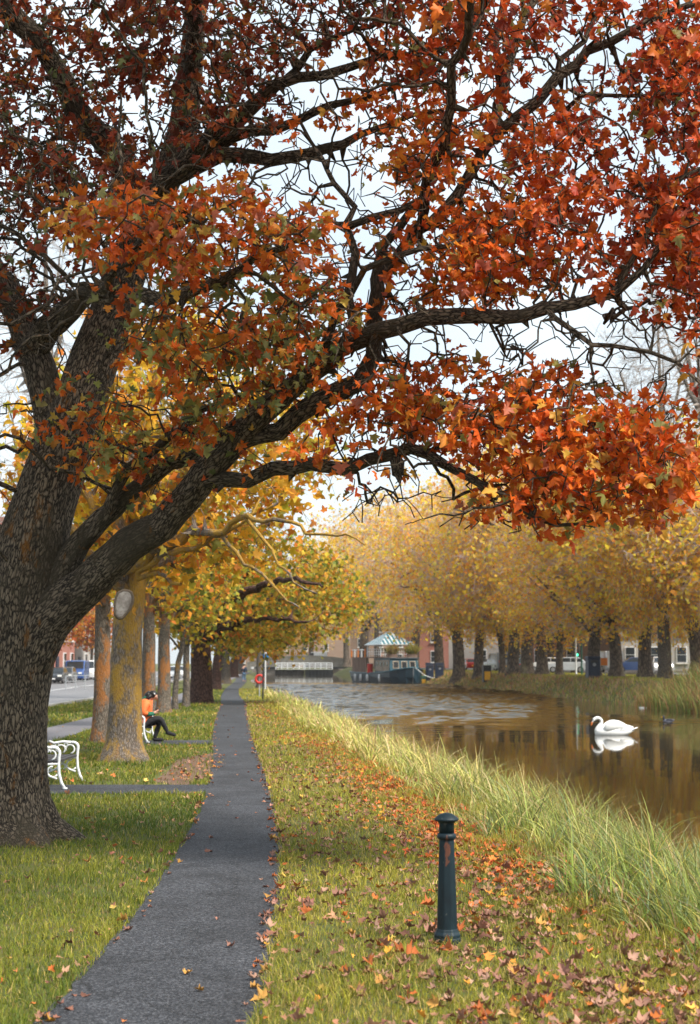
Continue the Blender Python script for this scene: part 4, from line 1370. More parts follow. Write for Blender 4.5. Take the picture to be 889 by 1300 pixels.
# ------------------------------------------------------------------ bollard
def mat_bollard():
    m, n, l, b = new_mat('bollard_paint')
    tc = n.new('ShaderNodeTexCoord')
    no = n.new('ShaderNodeTexNoise'); no.inputs['Scale'].default_value = 9; no.inputs['Detail'].default_value = 8; no.inputs['Roughness'].default_value = .7
    mp = n.new('ShaderNodeMapping'); mp.inputs['Scale'].default_value = (1, 1, .45)
    l.new(tc.outputs['Object'], mp.inputs['Vector']); l.new(mp.outputs[0], no.inputs['Vector'])
    r1 = n.new('ShaderNodeValToRGB')
    e = r1.color_ramp.elements
    e[0].position = .30; e[0].color = (.004, .008, .012, 1)
    e[1].position = .60; e[1].color = (.008, .022, .030, 1)
    x = r1.color_ramp.elements.new(.645); x.color = (.010, .026, .034, 1)
    x = r1.color_ramp.elements.new(.68); x.color = (.15, .045, .02, 1)
    l.new(no.outputs['Fac'], r1.inputs['Fac'])
    # one larger rust scab under the collar and pale scratches
    n2 = n.new('ShaderNodeTexNoise'); n2.inputs['Scale'].default_value = 40; n2.inputs['Detail'].default_value = 6
    l.new(mp.outputs[0], n2.inputs['Vector'])
    r2 = n.new('ShaderNodeMapRange'); r2.inputs['From Min'].default_value = .66; r2.inputs['From Max'].default_value = .72; r2.inputs['To Max'].default_value = .5
    l.new(n2.outputs['Fac'], r2.inputs['Value'])
    mx = n.new('ShaderNodeMix'); mx.data_type = 'RGBA'
    l.new(r2.outputs['Result'], mx.inputs['Factor']); l.new(r1.outputs['Color'], mx.inputs[6]); mx.inputs[7].default_value = (.16, .15, .13, 1)
    vm = n.new('ShaderNodeVectorMath'); vm.operation = 'SUBTRACT'; vm.inputs[1].default_value = (0.004, -0.055, 0.66)
    l.new(tc.outputs['Object'], vm.inputs[0])
    vs = n.new('ShaderNodeVectorMath'); vs.operation = 'MULTIPLY'; vs.inputs[1].default_value = (42, 20, 10)
    l.new(vm.outputs[0], vs.inputs[0])
    vl = n.new('ShaderNodeVectorMath'); vl.operation = 'LENGTH'; l.new(vs.outputs[0], vl.inputs[0])
    ad = n.new('ShaderNodeMath'); ad.operation = 'MULTIPLY_ADD'; ad.inputs[1].default_value = 3.2
    l.new(n2.outputs['Fac'], ad.inputs[0]); l.new(vl.outputs['Value'], ad.inputs[2])
    r3 = n.new('ShaderNodeMapRange'); r3.inputs['From Min'].default_value = 2.45; r3.inputs['From Max'].default_value = 2.2
    l.new(ad.outputs[0], r3.inputs['Value'])
    m2 = n.new('ShaderNodeMix'); m2.data_type = 'RGBA'
    l.new(r3.outputs['Result'], m2.inputs['Factor']); l.new(mx.outputs[2], m2.inputs[6]); m2.inputs[7].default_value = (.11, .040, .024, 1)
    l.new(m2.outputs[2], b.inputs['Base Color'])
    b.inputs['Roughness'].default_value = .5
    b.inputs['Specular IOR Level'].default_value = .3
    bp = n.new('ShaderNodeBump'); bp.inputs['Strength'].default_value = .35; bp.inputs['Distance'].default_value = .01
    l.new(no.outputs['Fac'], bp.inputs['Height']); l.new(bp.outputs['Normal'], b.inputs['Normal'])
    return m


M['bollard'] = mat_bollard()
bb = G(568, 1200, -0.01)
bol = empty('bollard', bb)
tag(bol, 'dark blue-green cast iron bollard with rust patches standing in the grass', 'bollard')
MB().lathe([(.104, -.05), (.104, .05), (.100, .058), (.100, .080), (.086, .098), (.078, .12)], 8, phase=R(22.5)).build('base', M['bollard'], bol, bevel=.006)
MB().lathe([(.077, .11), (.073, .28), (.063, .56), (.056, .745)], 8, phase=R(22.5)).build('shaft', M['bollard'], bol, bevel=.008)
MB().lathe([(.055, .74), (.066, .750), (.069, .764), (.066, .778), (.055, .788)], 28).build('collar', M['bollard'], bol, smooth=True)
MB().lathe([(.055, .785), (.053, .852), (.062, .864)], 28).build('neck', M['bollard'], bol, smooth=True)
MB().lathe([(.058, .858), (.066, .868), (.084, .876), (.090, .884), (.084, .892), (.068, .906), (.052, .918), (.030, .927), (.004, .931)], 28).build('cap', M['bollard'], bol, smooth=True)


# ------------------------------------------------------------------ benches: white cast ends, dark slats
def bench_end(sign):
    """outline pieces in the x (forward) - z plane at one end of the bench"""
    mb = MB()
    def tb(pts, r, s=1.0): mb.tube([(x, 0, z) for x, z in pts], r, 7, s)
    def arc(cx, cz, r, a0, a1, n=8): return [(cx + r * math.cos(R(a0 + (a1 - a0) * k / n)), cz + r * math.sin(R(a0 + (a1 - a0) * k / n))) for k in range(n + 1)]
    # front leg sweeping out to the foot, arm rolled over, back leg and back upright
    tb([(.60, .0), (.54, .10), (.50, .24), (.49, .40), (.50, .52)] + arc(.42, .56, .085, 0, 110), .024)
    tb([(.40, .645), (.25, .655), (.10, .63), (.02, .66)], .022)
    tb([(-.16, 0), (-.09, .12), (-.03, .28), (-.02, .42), (-.06, .62), (-.13, .86)], .024)
    tb([(.49, .40), (.30, .385), (.12, .395), (-.02, .42)], .022)
    # scrollwork under the arm and under the seat
    tb(arc(.37, .53, .075, 200, -80, 10), .014)
    tb(arc(.22, .53, .07, 220, -60, 10), .014)
    tb(arc(.08, .53, .06, 240, -40, 10), .013)
    tb(arc(.30, .60, .03, 0, 330, 8), .012)
    tb(arc(.15, .60, .03, 0, 330, 8), .012)
    tb(arc(.40, .27, .085, 90, 330, 10), .015)
    tb(arc(.10, .27, .085, 90, -150, 10), .015)
    tb([(.47, .16), (.36, .20), (.25, .30), (.14, .20), (.0, .14)], .017)
    tb(arc(.25, .24, .05, -60, 240, 8), .013)
    tb(arc(.25, .345, .03, 0, 330, 8), .012)
    mb.box((.60, 0, .012), (.07, .05, .024)); mb.box((-.17, 0, .012), (.07, .05, .024))
    return mb


END_ME = bench_end(1).mesh('end_frame', True)


def bench(loc, rz, label, length=1.6):
    o = empty('park_bench', loc, rz)
    tag(o, label, 'bench', 'white iron benches')
    for s in (-1, 1): link('end_frame', END_ME, M['white_iron'], o, (0, s * length / 2, 0))
    sl = MB().box((0, 0, 0), (.085, length + .04, .032)).mesh('seat_slat')
    for k in range(5): link('seat_slat', sl, M['dark_wood'], o, (.03 + k * .105, 0, .428))
    bl = MB().box((0, 0, 0), (.028, length + .04, .085)).mesh('back_slat')
    for k in range(4): link('back_slat', bl, M['dark_wood'], o, (-.022 - k * .024, 0, .54 + k * .098), (0, R(-13), 0))
    return o


b1p = G(82, 1003)
bench((b1p[0] - .60, b1p[1] + .85, 0.008), 0, 'white iron bench half hidden behind the huge maple trunk')
b2p = G(188, 943)
BX, BY = b2p[0] - .60, b2p[1] + .75
bench((BX, BY, 0.008), 0, 'white iron bench under the seated person in orange', 1.5)


# ------------------------------------------------------------------ people
def skin(name, chains, mat, parent=None, sub=2, extra_mat=None):
    """chains: list of [(x,y,z,r),...]; points given by the same coordinates are one joint"""
    me = bpy.data.meshes.new(name)
    bm = bmesh.new()
    lay = bm.verts.layers.skin.verify()
    seen = {}
    first = None
    for ch in chains:
        prev = None
        for x, y, z, r in ch:
            key = (round(x, 3), round(y, 3), round(z, 3))
            if key not in seen:
                v = bm.verts.new((x, y, z))
                rr = r if isinstance(r, tuple) else (r, r)
                v[lay].radius = rr
                seen[key] = v
                if first is None:
                    first = v
                    v[lay].use_root = True
            v = seen[key]
            if prev is not None and prev is not v and bm.edges.get((prev, v)) is None:
                bm.edges.new((prev, v))
            prev = v
    bm.to_mesh(me)
    bm.free()
    o = link(name, me, mat, parent)
    s = o.modifiers.new('skin', 'SKIN')
    s.use_smooth_shade = True
    u = o.modifiers.new('sub', 'SUBSURF')
    u.levels = u.render_levels = sub
    return o


M['skin'] = mat_plain('skin', (0.52, 0.29, 0.21), .55, 0, .08, 12)
M['hivis'] = mat_plain('orange_jacket', (0.85, 0.17, 0.045), .65, 0, .15, 9, .4)
M['jacket_green'] = mat_plain('green_fleece', (0.015, 0.13, 0.075), .8, 0, .25, 14, .4)
M['black_cloth'] = mat_plain('black_cloth', (0.012, 0.012, 0.015), .8, 0, .25, 14, .3)
M['hair'] = mat_plain('black_hair', (0.010, 0.009, 0.010), .45, 0, .3, 30, .5)
M['denim'] = mat_plain('denim', (0.07, 0.13, 0.22), .8, 0, .2, 14)
M['silver'] = mat_plain('silver_band', (0.75, 0.76, 0.78), .3, .2, .1, 20)


def hand(name, parent, wrist, dirv, palm_n, mat):
    """palm with four bent fingers of different length and a thumb leaving its side"""
    w = np.array(wrist); d = np.array(dirv, float); d /= np.linalg.norm(d)
    nn_ = np.array(palm_n, float); nn_ -= d * nn_.dot(d); nn_ /= np.linalg.norm(nn_)
    sd = np.cross(d, nn_)
    mb = MB()
    mb.tube([w - d * .02, w + d * .03, w + d * .07, w + d * .095], [.022, .034, .038, .030], 10, .55)
    for k, ln in enumerate((.068, .078, .074, .056)):
        b = w + d * .085 + sd * (k - 1.5) * .019
        mb.tube([b, b + d * ln * .45 + nn_ * .006, b + d * ln * .75 + nn_ * .024, b + d * ln * .85 + nn_ * .044], [.0095, .0088, .0082, .0065], 7)
    b = w + d * .035 - sd * .030
    mb.tube([b, b + d * .028 - sd * .020 + nn_ * .012, b + d * .058 - sd * .018 + nn_ * .030], [.013, .011, .008], 7)
    return mb.build(name, mat, parent, smooth=True)


# seated person, facing the canal (+x), knees crossed, looking at a phone
pb = (BX + 0.44, BY - 0.34, 0.0)
pr_ = empty('person', pb)
tag(pr_, 'seated person in orange and green jacket and black leggings holding a phone', 'person')
hip, ch_, nk = (0, 0, .52), (.05, 0, .90), (.115, 0, 1.055)
skin('body', [[(0, 0, .52, .13), (.02, 0, .68, .13), (.05, 0, .90, .13), (.125, 0, 1.045, .048), (.17, 0, 1.075, .048), (.225, 0, 1.105, .080), (.255, 0, 1.155, .086), (.255, 0, 1.20, .074)],
              [(.225, 0, 1.105, .080), (.318, 0, 1.095, .020), (.334, 0, 1.084, .012)],
              [(.05, 0, .90, .13), (.06, -.19, .965, .055), (.02, -.25, .72, .045), (.25, -.12, .70, .033)],
              [(.05, 0, .90, .13), (.06, .19, .965, .055), (.02, .25, .72, .045), (.25, .10, .72, .033)],
              [(0, 0, .52, .13), (.05, -.10, .50, .07), (.40, -.06, .60, .045), (.57, .0, .29, .03)],
              [(0, 0, .52, .13), (.05, .10, .48, .07), (.38, .08, .48, .045), (.275, .06, .14, .03)]], M['skin'], pr_)
jk = skin('jacket', [[(-.03, 0, .38, .24), (-.03, 0, .56, .24), (-.01, 0, .78, .235), (.05, 0, .95, .20), (.10, 0, 1.04, .085)],
                     [(.05, 0, .95, .20), (.06, -.22, .965, .12), (.0, -.29, .72, .11), (.13, -.22, .70, .085)],
                     [(.05, 0, .95, .20), (.06, .22, .965, .12), (.0, .29, .72, .11), (.13, .21, .71, .085)]], M['hivis'], pr_)
skin('hood', [[(.02, 0, 1.02, .095), (.05, 0, 1.07, .10), (.09, 0, 1.10, .085)], [(.02, 0, 1.02, .095), (-.05, 0, .96, .06)], [(.05, 0, 1.07, .10), (.10, -.08, 1.00, .035), (.14, -.06, .93, .02)]], M['jacket_green'], pr_)
for s in (-1, 1): MB().tube([(.10, s * .215, .70), (.17, s * .17, .70), (.25, s * .12, .705)], [.064, .058, .046], 12).build('cuff', M['jacket_green'], pr_, smooth=True)
MB().tube([(.0, -.345, .755), (.07, -.315, .75)], [.012, .012], 8).build('sleeve_tab', M['jacket_green'], pr_)
skin('leggings', [[(.0, 0, .50, .15), (.08, -.10, .50, .11), (.41, -.06, .60, .085), (.57, .0, .29, .055), (.585, .005, .25, .05)],
                  [(.0, 0, .50, .15), (.08, .10, .48, .11), (.38, .08, .48, .085), (.275, .06, .14, .055), (.27, .06, .10, .05)]], M['black_cloth'], pr_)
def shoe(name, a, toe, parent):
    a = np.array(a); t = np.array(toe)
    d = (t - a)
    mb = MB().tube([a - d * .22 + (0, 0, .01), a, a + d * .45, a + d * .85, t], [.035, .050, .047, .042, .022], 12, .85)
    return mb.build(name, M['black_cloth'], parent, smooth=True)
shoe('shoe', (.595, .005, .225), (.80, .0, .165), pr_)
shoe('shoe', (.265, .06, .062), (.50, .05, .045), pr_)
hand('hand', pr_, (.25, -.12, .72), (.9, .45, .35), (0, .4, .9), M['skin'])
hand('hand', pr_, (.25, .10, .72), (.9, -.4, .35), (0, -.4, .9), M['skin'])
MB().box((.375, -.01, .80), (.012, .075, .15), ry=R(-38)).build('phone', M['black_paint'], pr_, bevel=.004)
hr = MB()
hr.lathe([(.012, -.10), (.07, -.085), (.095, -.04), (.102, .0), (.096, .045), (.068, .08), (.02, .094)], 18, (.218, 0, 1.185))
hr.tube([(.15, 0, 1.20), (.08, .02, 1.15), (.03, .06, 1.08), (-.02, .07, .98), (-.06, .07, .90)], [.095, .088, .065, .05, .02], 12)
hr.tube([(.18, -.05, 1.17), (.10, -.06, 1.10), (.03, -.07, 1.04), (.0, -.08, .97)], [.06, .05, .035, .015], 10)
hr.build('hair', M['hair'], pr_, smooth=True)
MB().tube([(.255, -.098, 1.22), (.272, -.102, 1.195), (.28, -.098, 1.165)], [.009, .012, .008], 8).build('hair_clip', M['silver'], pr_, smooth=True)
for s in (-1, 1): MB().lathe([(.002, -.008), (.010, 0), (.002, .008)], 8, (.322, s * .033, 1.128)).build('eye', M['black_paint'], pr_, smooth=True)
MB().tube([(.312, -.022, 1.058), (.318, 0, 1.056), (.312, .022, 1.058)], .006, 6).build('mouth', M['red_paint'], pr_, smooth=True)

# a person walking far along the path
wp = G(310, 866)
wk = empty('person', (wp[0], wp[1], 0.01), R(95))
tag(wk, 'tiny distant person in dark jacket and jeans walking on the path', 'person')
skin('body', [[(0, 0, .95, .13), (0, 0, 1.2, .14), (.01, 0, 1.42, .12), (.02, 0, 1.52, .05), (.03, 0, 1.62, .09), (.03, 0, 1.70, .08)],
              [(.01, 0, 1.42, .12), (0, -.20, 1.40, .06), (-.08, -.24, 1.12, .045), (-.02, -.24, .86, .035)], [(.01, 0, 1.42, .12), (0, .20, 1.40, .06), (.02, .24, 1.12, .045), (.12, .23, .88, .035)],
              [(0, 0, .95, .13), (.08, -.1, .88, .085), (.16, -.1, .48, .06), (.10, -.1, .09, .045), (.26, -.1, .05, .035)], [(0, 0, .95, .13), (-.02, .1, .88, .085), (-.04, .1, .48, .06), (-.22, .1, .12, .045), (-.10, .1, .05, .035)]], M['skin'], wk)
skin('jacket', [[(0, 0, .88, .17), (0, 0, 1.15, .165), (.01, 0, 1.40, .15), (.015, 0, 1.50, .07)], [(.01, 0, 1.40, .15), (0, -.21, 1.39, .075), (-.08, -.25, 1.12, .06), (-.02, -.25, .92, .05)], [(.01, 0, 1.40, .15), (0, .21, 1.39, .075), (.02, .25, 1.12, .06), (.12, .24, .93, .05)]], M['navy'], wk)
skin('jeans', [[(0, 0, .92, .15), (.08, -.1, .86, .10), (.16, -.1, .48, .075), (.11, -.1, .14, .06)], [(0, 0, .92, .15), (-.02, .1, .86, .10), (-.04, .1, .48, .075), (-.21, .1, .17, .06)]], M['denim'], wk)
MB().lathe([(.02, -.10), (.09, -.06), (.10, .02), (.06, .09), (.01, .105)], 14, (.02, 0, 1.68)).build('hair', M['hair'], wk, smooth=True)


# ------------------------------------------------------------------ swan and duck
M['swan_white'] = mat_plain('swan_white', (0.80, 0.80, 0.79), .6, 0, .06, 18, .25)
M['bill'] = mat_plain('orange_bill', (0.75, 0.20, 0.04), .4, 0, .1, 20)
sw = G(779, 933, WATER)
swan = empty('swan', (sw[0], sw[1], WATER), R(180))      # local +x is forward; it swims to the left
tag(swan, 'white swan gliding on the brown canal water', 'swan')
def body_rings(secs, n=18):
    rings = []
    for x, z0, z1, w in secs:
        rg_ = []
        for k in range(n):
            a = 2 * math.pi * k / n
            zz = math.sin(a)
            rg_.append((x, w * math.cos(a), (z0 + z1) / 2 + (z1 - z0) / 2 * zz))
        rings.append(rg_)
    return rings
mb = MB()
mb.loft(body_rings([(.62, .04, .10, .02), (.58, -.05, .19, .10), (.48, -.10, .26, .17), (.30, -.12, .31, .23), (.05, -.12, .33, .25), (-.20, -.10, .31, .22), (-.42, -.04, .26, .15), (-.58, .06, .22, .09), (-.70, .16, .22, .03)]))
mb.build('body', M['swan_white'], swan, smooth=True, subsurf=1)
mb = MB()
nkp = [(.52, .08), (.54, .16), (.48, .27), (.40, .36), (.375, .45), (.42, .53), (.51, .565), (.59, .54), (.635, .49)]
mb.tube([(x, 0, z) for x, z in nkp], [.115, .10, .075, .062, .056, .055, .058, .060, .050], 14)
mb.build('neck', M['swan_white'], swan, smooth=True, subsurf=1)
MB().loft(body_rings([(.57, .49, .575, .03), (.60, .465, .585, .052), (.65, .43, .56, .05), (.69, .39, .49, .035), (.705, .38, .45, .022)], 12)).build('head', M['swan_white'], swan, smooth=True)
MB().tube([(.675, 0, .45), (.705, 0, .39), (.725, 0, .325), (.728, 0, .30)], [.034, .030, .026, .012], 10, .8).build('bill', M['bill'], swan, smooth=True)
MB().tube([(.64, 0, .535), (.685, 0, .49), (.705, 0, .455)], [.018, .030, .020], 10).build('bill_knob', M['black_paint'], swan, smooth=True)
for s in (-1, 1):
    MB().lathe([(.002, -.008), (.010, 0), (.002, .008)], 8, (.655, s * .047, .505)).build('eye', M['black_paint'], swan)
    wg = MB()
    wg.loft([[(x, s * (y0 + dy * math.cos(a)), z + dz * math.sin(a)) for a in np.linspace(0, 2 * math.pi, 13)[:-1]] for x, y0, dy, z, dz in
             [(.36, .15, .03, .20, .06), (.28, .20, .06, .25, .14), (.10, .21, .08, .31, .175), (-.08, .17, .085, .345, .165), (-.26, .12, .07, .31, .13), (-.42, .08, .05, .26, .085), (-.56, .05, .025, .22, .04), (-.64, .04, .006, .20, .012)]])
    w_ = wg.build('wing', M['swan_white'], swan, smooth=True, subsurf=1)
    for k in range(5):
        q = MB().loft([[(x, s * (y0 + .012 * math.cos(a)), z + dz * math.sin(a)) for a in np.linspace(0, 2 * math.pi, 9)[:-1]] for x, y0, z, dz in
                       [(-.18 - .03 * k, .20 - .028 * k, .17 + .04 * k, .03), (-.42 - .02 * k, .14 - .02 * k, .16 + .032 * k, .032), (-.60 - .015 * k, .08 - .01 * k, .17 + .022 * k, .012)]])
        q.build('feather', M['swan_white'], w_, smooth=True)
for k in range(5):
    a = (k - 2) * .2
    MB().loft([[(-.55 - t * .25 * math.cos(a), a * .1 + t * .16 * math.sin(a) + w * math.cos(b), .15 + t * .09 + .008 * math.sin(b)) for b in np.linspace(0, 2 * math.pi, 9)[:-1]] for t, w in ((0, .03), (.6, .032), (1, .008))]).build('tail_feather', M['swan_white'], swan, smooth=True)

M['duck_dark'] = mat_plain('duck_dark', (0.020, 0.022, 0.035), .5, 0, .35, 22, .3)
M['duck_grey'] = mat_plain('duck_grey', (0.16, 0.16, 0.20), .6, 0, .35, 30, .3)
dk = G(848, 917, WATER)
duck = empty('duck', (dk[0], dk[1], WATER), R(170))
tag(duck, 'small dark duck on the water beyond the swan', 'duck')
MB().loft(body_rings([(.19, .03, .08, .02), (.16, -.03, .11, .06), (.05, -.05, .14, .10), (-.08, -.05, .14, .10), (-.18, .0, .12, .06), (-.26, .07, .12, .02)], 14)).build('body', M['duck_grey'], duck, smooth=True, subsurf=1)
MB().tube([(.13, 0, .08), (.16, 0, .15), (.165, 0, .20), (.18, 0, .235), (.20, 0, .25)], [.05, .040, .042, .046, .02], 12).build('head', M['duck_dark'], duck, smooth=True)
MB().tube([(.205, 0, .215), (.245, 0, .205), (.265, 0, .20)], [.018, .016, .008], 8, 1.3).build('bill', M['yellow_paint'], duck, smooth=True)
for s in (-1, 1): MB().loft([[(x, s * (.075 + w * math.cos(a)), .10 + h * math.sin(a)) for a in np.linspace(0, 2 * math.pi, 9)[:-1]] for x, w, h in ((.08, .01, .01), (.02, .03, .04), (-.12, .025, .035), (-.24, .004, .006))]).build('wing', M['duck_dark'], duck, smooth=True)
sc_ = G(816, 899, WATER)
tag(MB().loft([[(x, w * math.cos(a), .02 + .03 * math.sin(a)) for a in np.linspace(0, 2 * math.pi, 9)[:-1]] for x, w in ((-.18, .02), (-.05, .06), (.1, .05), (.2, .01))]).build('floating_scrap', M['white_paint'], None, True, loc=(sc_[0], sc_[1], WATER)), 'small white scrap floating below the far reeds', 'litter')


# ------------------------------------------------------------------ cars
def glass_mat():
    m, n, l, b = new_mat('car_glass')
    b.inputs['Base Color'].default_value = (.02, .025, .03, 1)
    b.inputs['Roughness'].default_value = .08
    return m


M['glass'] = glass_mat()
M['tail'] = mat_plain('tail_lamp', (.5, .02, .02), .3)
M['lamp'] = mat_plain('head_lamp', (.85, .85, .8), .2)
M['lamp_on'] = mat_plain('lit_head_lamp', (1.0, .95, .8), .2, emit=6.0)
def paint(name, c): 
    m = mat_plain(name, c, .25, 0, .05, 3)
    m.node_tree.nodes['Principled BSDF'].inputs['Coat Weight'].default_value = .6
    return m
PA = {'white': paint('car_white', (.72, .73, .74)), 'black': paint('car_black', (.02, .022, .026)), 'silver': paint('car_silver', (.40, .43, .46)), 'blue': paint('car_blue', (.03, .08, .25)), 'red': paint('car_red', (.45, .03, .03)), 'grey': paint('car_grey', (.13, .14, .15)), 'teal': paint('car_teal', (.05, .22, .28))}
CARDATA = {}


def car(loc, rz, colr, label, kind='car', lit=False, group='parked cars'):
    o = empty(kind if kind == 'van' else 'parked_car', loc, rz)
    tag(o, label, kind, group)
    van = kind == 'van'
    L, Wd, Hh = (4.9, 1.95, 2.1) if van else (4.25, 1.76, 1.48)
    key = kind
    if key not in CARDATA:
        if van:
            prof = [(-2.42, .32), (-2.45, .9), (-2.43, 1.6), (-2.36, 2.02), (-2.2, 2.1), (.9, 2.1), (1.15, 2.02), (1.65, 1.28), (2.25, 1.05), (2.42, .8), (2.42, .36), (2.2, .26), (-2.25, .26)]
        else:
            prof = [(-2.08, .36), (-2.12, .62), (-2.10, .88), (-1.98, .97), (-1.70, 1.02), (1.00, .98), (1.75, .86), (2.02, .74), (2.12, .55), (2.08, .34), (1.9, .24), (-1.95, .24)]
        def lay(p, y, sh): return [(x, y, z) for x, z in p]
        rings = []
        hw = Wd / 2
        for y, k in ((-hw, .97), (-hw * .93, 1.0), (hw * .93, 1.0), (hw, .97)):
            rings.append([(x * k, y * (1 if abs(y) < hw else 1), .24 + (z - .24) * (k if z > .9 else 1)) for x, z in prof])
        bodym = MB().loft(rings).mesh('body', False)
        if van:
            cab = None
            wins = [[(1.20, 1.92), (1.60, 1.30), (.55, 1.30), (.55, 1.92)]]
        else:
            cp = [(-1.80, .98), (-1.35, 1.40), (-1.0, 1.47), (.15, 1.48), (.45, 1.42), (1.12, .95)]
            r2 = []
            for y, t in ((-hw * .95, 0), (hw * .95, 0)):
                r2.append([(x, y * (1 - .18 * max(0, (z - .95) / .53)), z) for x, z in cp])
            cab = MB().loft(r2).mesh('cabin')
            wins = [[(-1.58, 1.05), (-1.28, 1.36), (-.42, 1.41), (-.42, 1.05)], [(-.34, 1.05), (-.34, 1.41), (.14, 1.42), (.40, 1.37), (.92, 1.04)]]
        wm = []
        for w in wins:
            for s in (-1, 1):
                f = lambda a, b, t, s=s: (a, s * (hw * (.96 if not van else .985) * (1 - (.18 * max(0, (b - .95) / .53) if not van else .0)) + .012) + t, b)
                wm.append(MB().prism(w, .02, f).mesh('side_window'))
        if van:
            ws = MB().add([(1.19, -.8, 2.0), (1.19, .8, 2.0), (1.68, .86, 1.30), (1.68, -.86, 1.30), (1.13, -.8, 2.0), (1.13, .8, 2.0), (1.62, .86, 1.30), (1.62, -.86, 1.30)], [(0, 1, 2, 3), (7, 6, 5, 4), (0, 4, 5, 1), (1, 5, 6, 2), (2, 6, 7, 3), (3, 7, 4, 0)]).mesh('windscreen')
            rw = MB().box((-2.445, 0, 1.55), (.03, 1.4, .55)).mesh('rear_window')
        else:
            ws = MB().add([(.49, -.66, 1.41), (.49, .66, 1.41), (1.10, .75, .99), (1.10, -.75, .99), (.44, -.66, 1.39), (.44, .66, 1.39), (1.05, .75, .97), (1.05, -.75, .97)], [(0, 1, 2, 3), (7, 6, 5, 4), (0, 4, 5, 1), (1, 5, 6, 2), (2, 6, 7, 3), (3, 7, 4, 0)]).mesh('windscreen')
            rw = MB().add([(-1.40, -.64, 1.39), (-1.40, .64, 1.39), (-1.78, .74, 1.03), (-1.78, -.74, 1.03), (-1.36, -.64, 1.37), (-1.36, .64, 1.37), (-1.74, .74, 1.01), (-1.74, -.74, 1.01)], [(3, 2, 1, 0), (4, 5, 6, 7), (1, 5, 4, 0), (2, 6, 5, 1), (3, 7, 6, 2), (0, 4, 7, 3)]).mesh('rear_window')
        rd = .34 if van else .31
        ty = MB().lathe([(rd * .62, -.10), (rd * .96, -.10), (rd, -.07), (rd, .07), (rd * .96, .10), (rd * .62, .10)], 22).mesh('tyre', True)
        rm = MB().lathe([(rd * .15, -.115), (rd * .5, -.108), (rd * .63, -.104), (rd * .63, .104), (rd * .5, .108), (rd * .15, .115)], 10).mesh('rim')
        fx = L / 2
        hl = MB().box((0, 0, 0), (.10, .34, .16)).mesh('headlight')
        CARDATA[key] = (bodym, cab, wm, ws, rw, ty, rm, hl, rd)
    bodym, cab, wm, ws, rw, ty, rm, hl, rd = CARDATA[key]
    def own(me): 
        c = me.copy(); c.materials.clear(); c.materials.append(PA[colr]); return c
    bo = link('body', own(bodym), None, o)
    bv = bo.modifiers.new('bevel', 'BEVEL'); bv.width = .05; bv.segments = 2
    if cab:
        cb = link('cabin', own(cab), None, o)
        bv = cb.modifiers.new('bevel', 'BEVEL'); bv.width = .05; bv.segments = 2
    for w in wm: link('side_window', w, M['glass'], o)
    link('windscreen', ws, M['glass'], o); link('rear_window', rw, M['glass'], o)
    wb = 1.5 if van else 1.28
    for sx in (-1, 1):
        for s in (-1, 1):
            t = link('tyre', ty, M['rubber'], None)
            wh = t; wh.name = 'wheel'; wh.parent = o
            wh.location = (sx * wb, s * (Wd / 2 - .09), rd); wh.rotation_euler = (R(90), 0, 0)
            link('rim', rm, M['steel'], wh)
    for s in (-1, 1):
        h = hl.copy(); h.materials.clear(); h.materials.append(M['lamp_on'] if lit else M['lamp'])
        link('headlight', h, None, o, (L / 2 - (.06 if van else .09), s * .62, .72 if not van else .85))
        h = hl.copy(); h.materials.clear(); h.materials.append(M['tail'])
        link('tail_light', h, None, o, (-L / 2 - (.0 if van else -.01), s * .66, .80 if not van else 1.1))
    MB().box((L / 2 - .01, 0, .45), (.03, .5, .11)).build('number_plate', M['white_paint'], o)
    MB().box((-L / 2 + (.02 if van else .0), 0, .55), (.03, .5, .11)).build('number_plate', M['yellow_paint'], o)
    return o


def left_car(y, colr, lab, kind='car', off=-22.8):
    x = off + float(shift(y))
    car((x, y, .03), R(-87), colr, lab, kind, group='vehicles parked across the left road')
left_car(136, 'black', 'black car parked across the left road, nearest in its line')
left_car(142.5, 'grey', 'dark grey car parked second in line across the left road')
left_car(151, 'blue', 'dark blue van parked ahead of two dark cars', 'van')
left_car(160, 'white', 'white van parked beyond the dark blue van', 'van')
left_car(169, 'red', 'small red car parked beyond the white van')
left_car(168, 'silver', 'silver car at the near kerb behind the thin grey trunks', off=-14.4)
left_car(180, 'white', 'white car at the near kerb behind the thin grey trunks', off=-14.4)


def far_car(px, d, off, rz, colr, lab, kind='car', lit=False):
    x = (px - CX) / F * d
    car((x, d, .945), R(rz), colr, lab, kind, lit, group='vehicles on the far road')
far_car(718, 142, 0, 172, 'silver', 'silver car side-on left of the traffic light')
far_car(694, 150, 0, 168, 'white', 'white car beside the pale last plane trunk')
far_car(660, 160, 0, 100, 'teal', 'teal car seen between close plane trunks')
far_car(634, 172, 0, 100, 'grey', 'dark grey van near the slender young plane', 'van')
far_car(622, 184, 0, 98, 'silver', 'silver car right of the yellow-panel bin')
far_car(596, 196, 0, 98, 'red', 'red car low between the two thick trunks by the barge')
far_car(768, 150, 0, 100, 'silver', 'silver van just right of the tall dark plane', 'van')
far_car(838, 132, 0, -96, 'white', 'white car with lit headlights facing the canal', lit=True)
far_car(803, 146, 0, 178, 'blue', 'blue car behind the leaning golden plane')


# ------------------------------------------------------------------ street furniture on the far bank
def FB(px, d): 
    x = (px - CX) / F * d
    return np.array([x, d, float(height(x, d))])


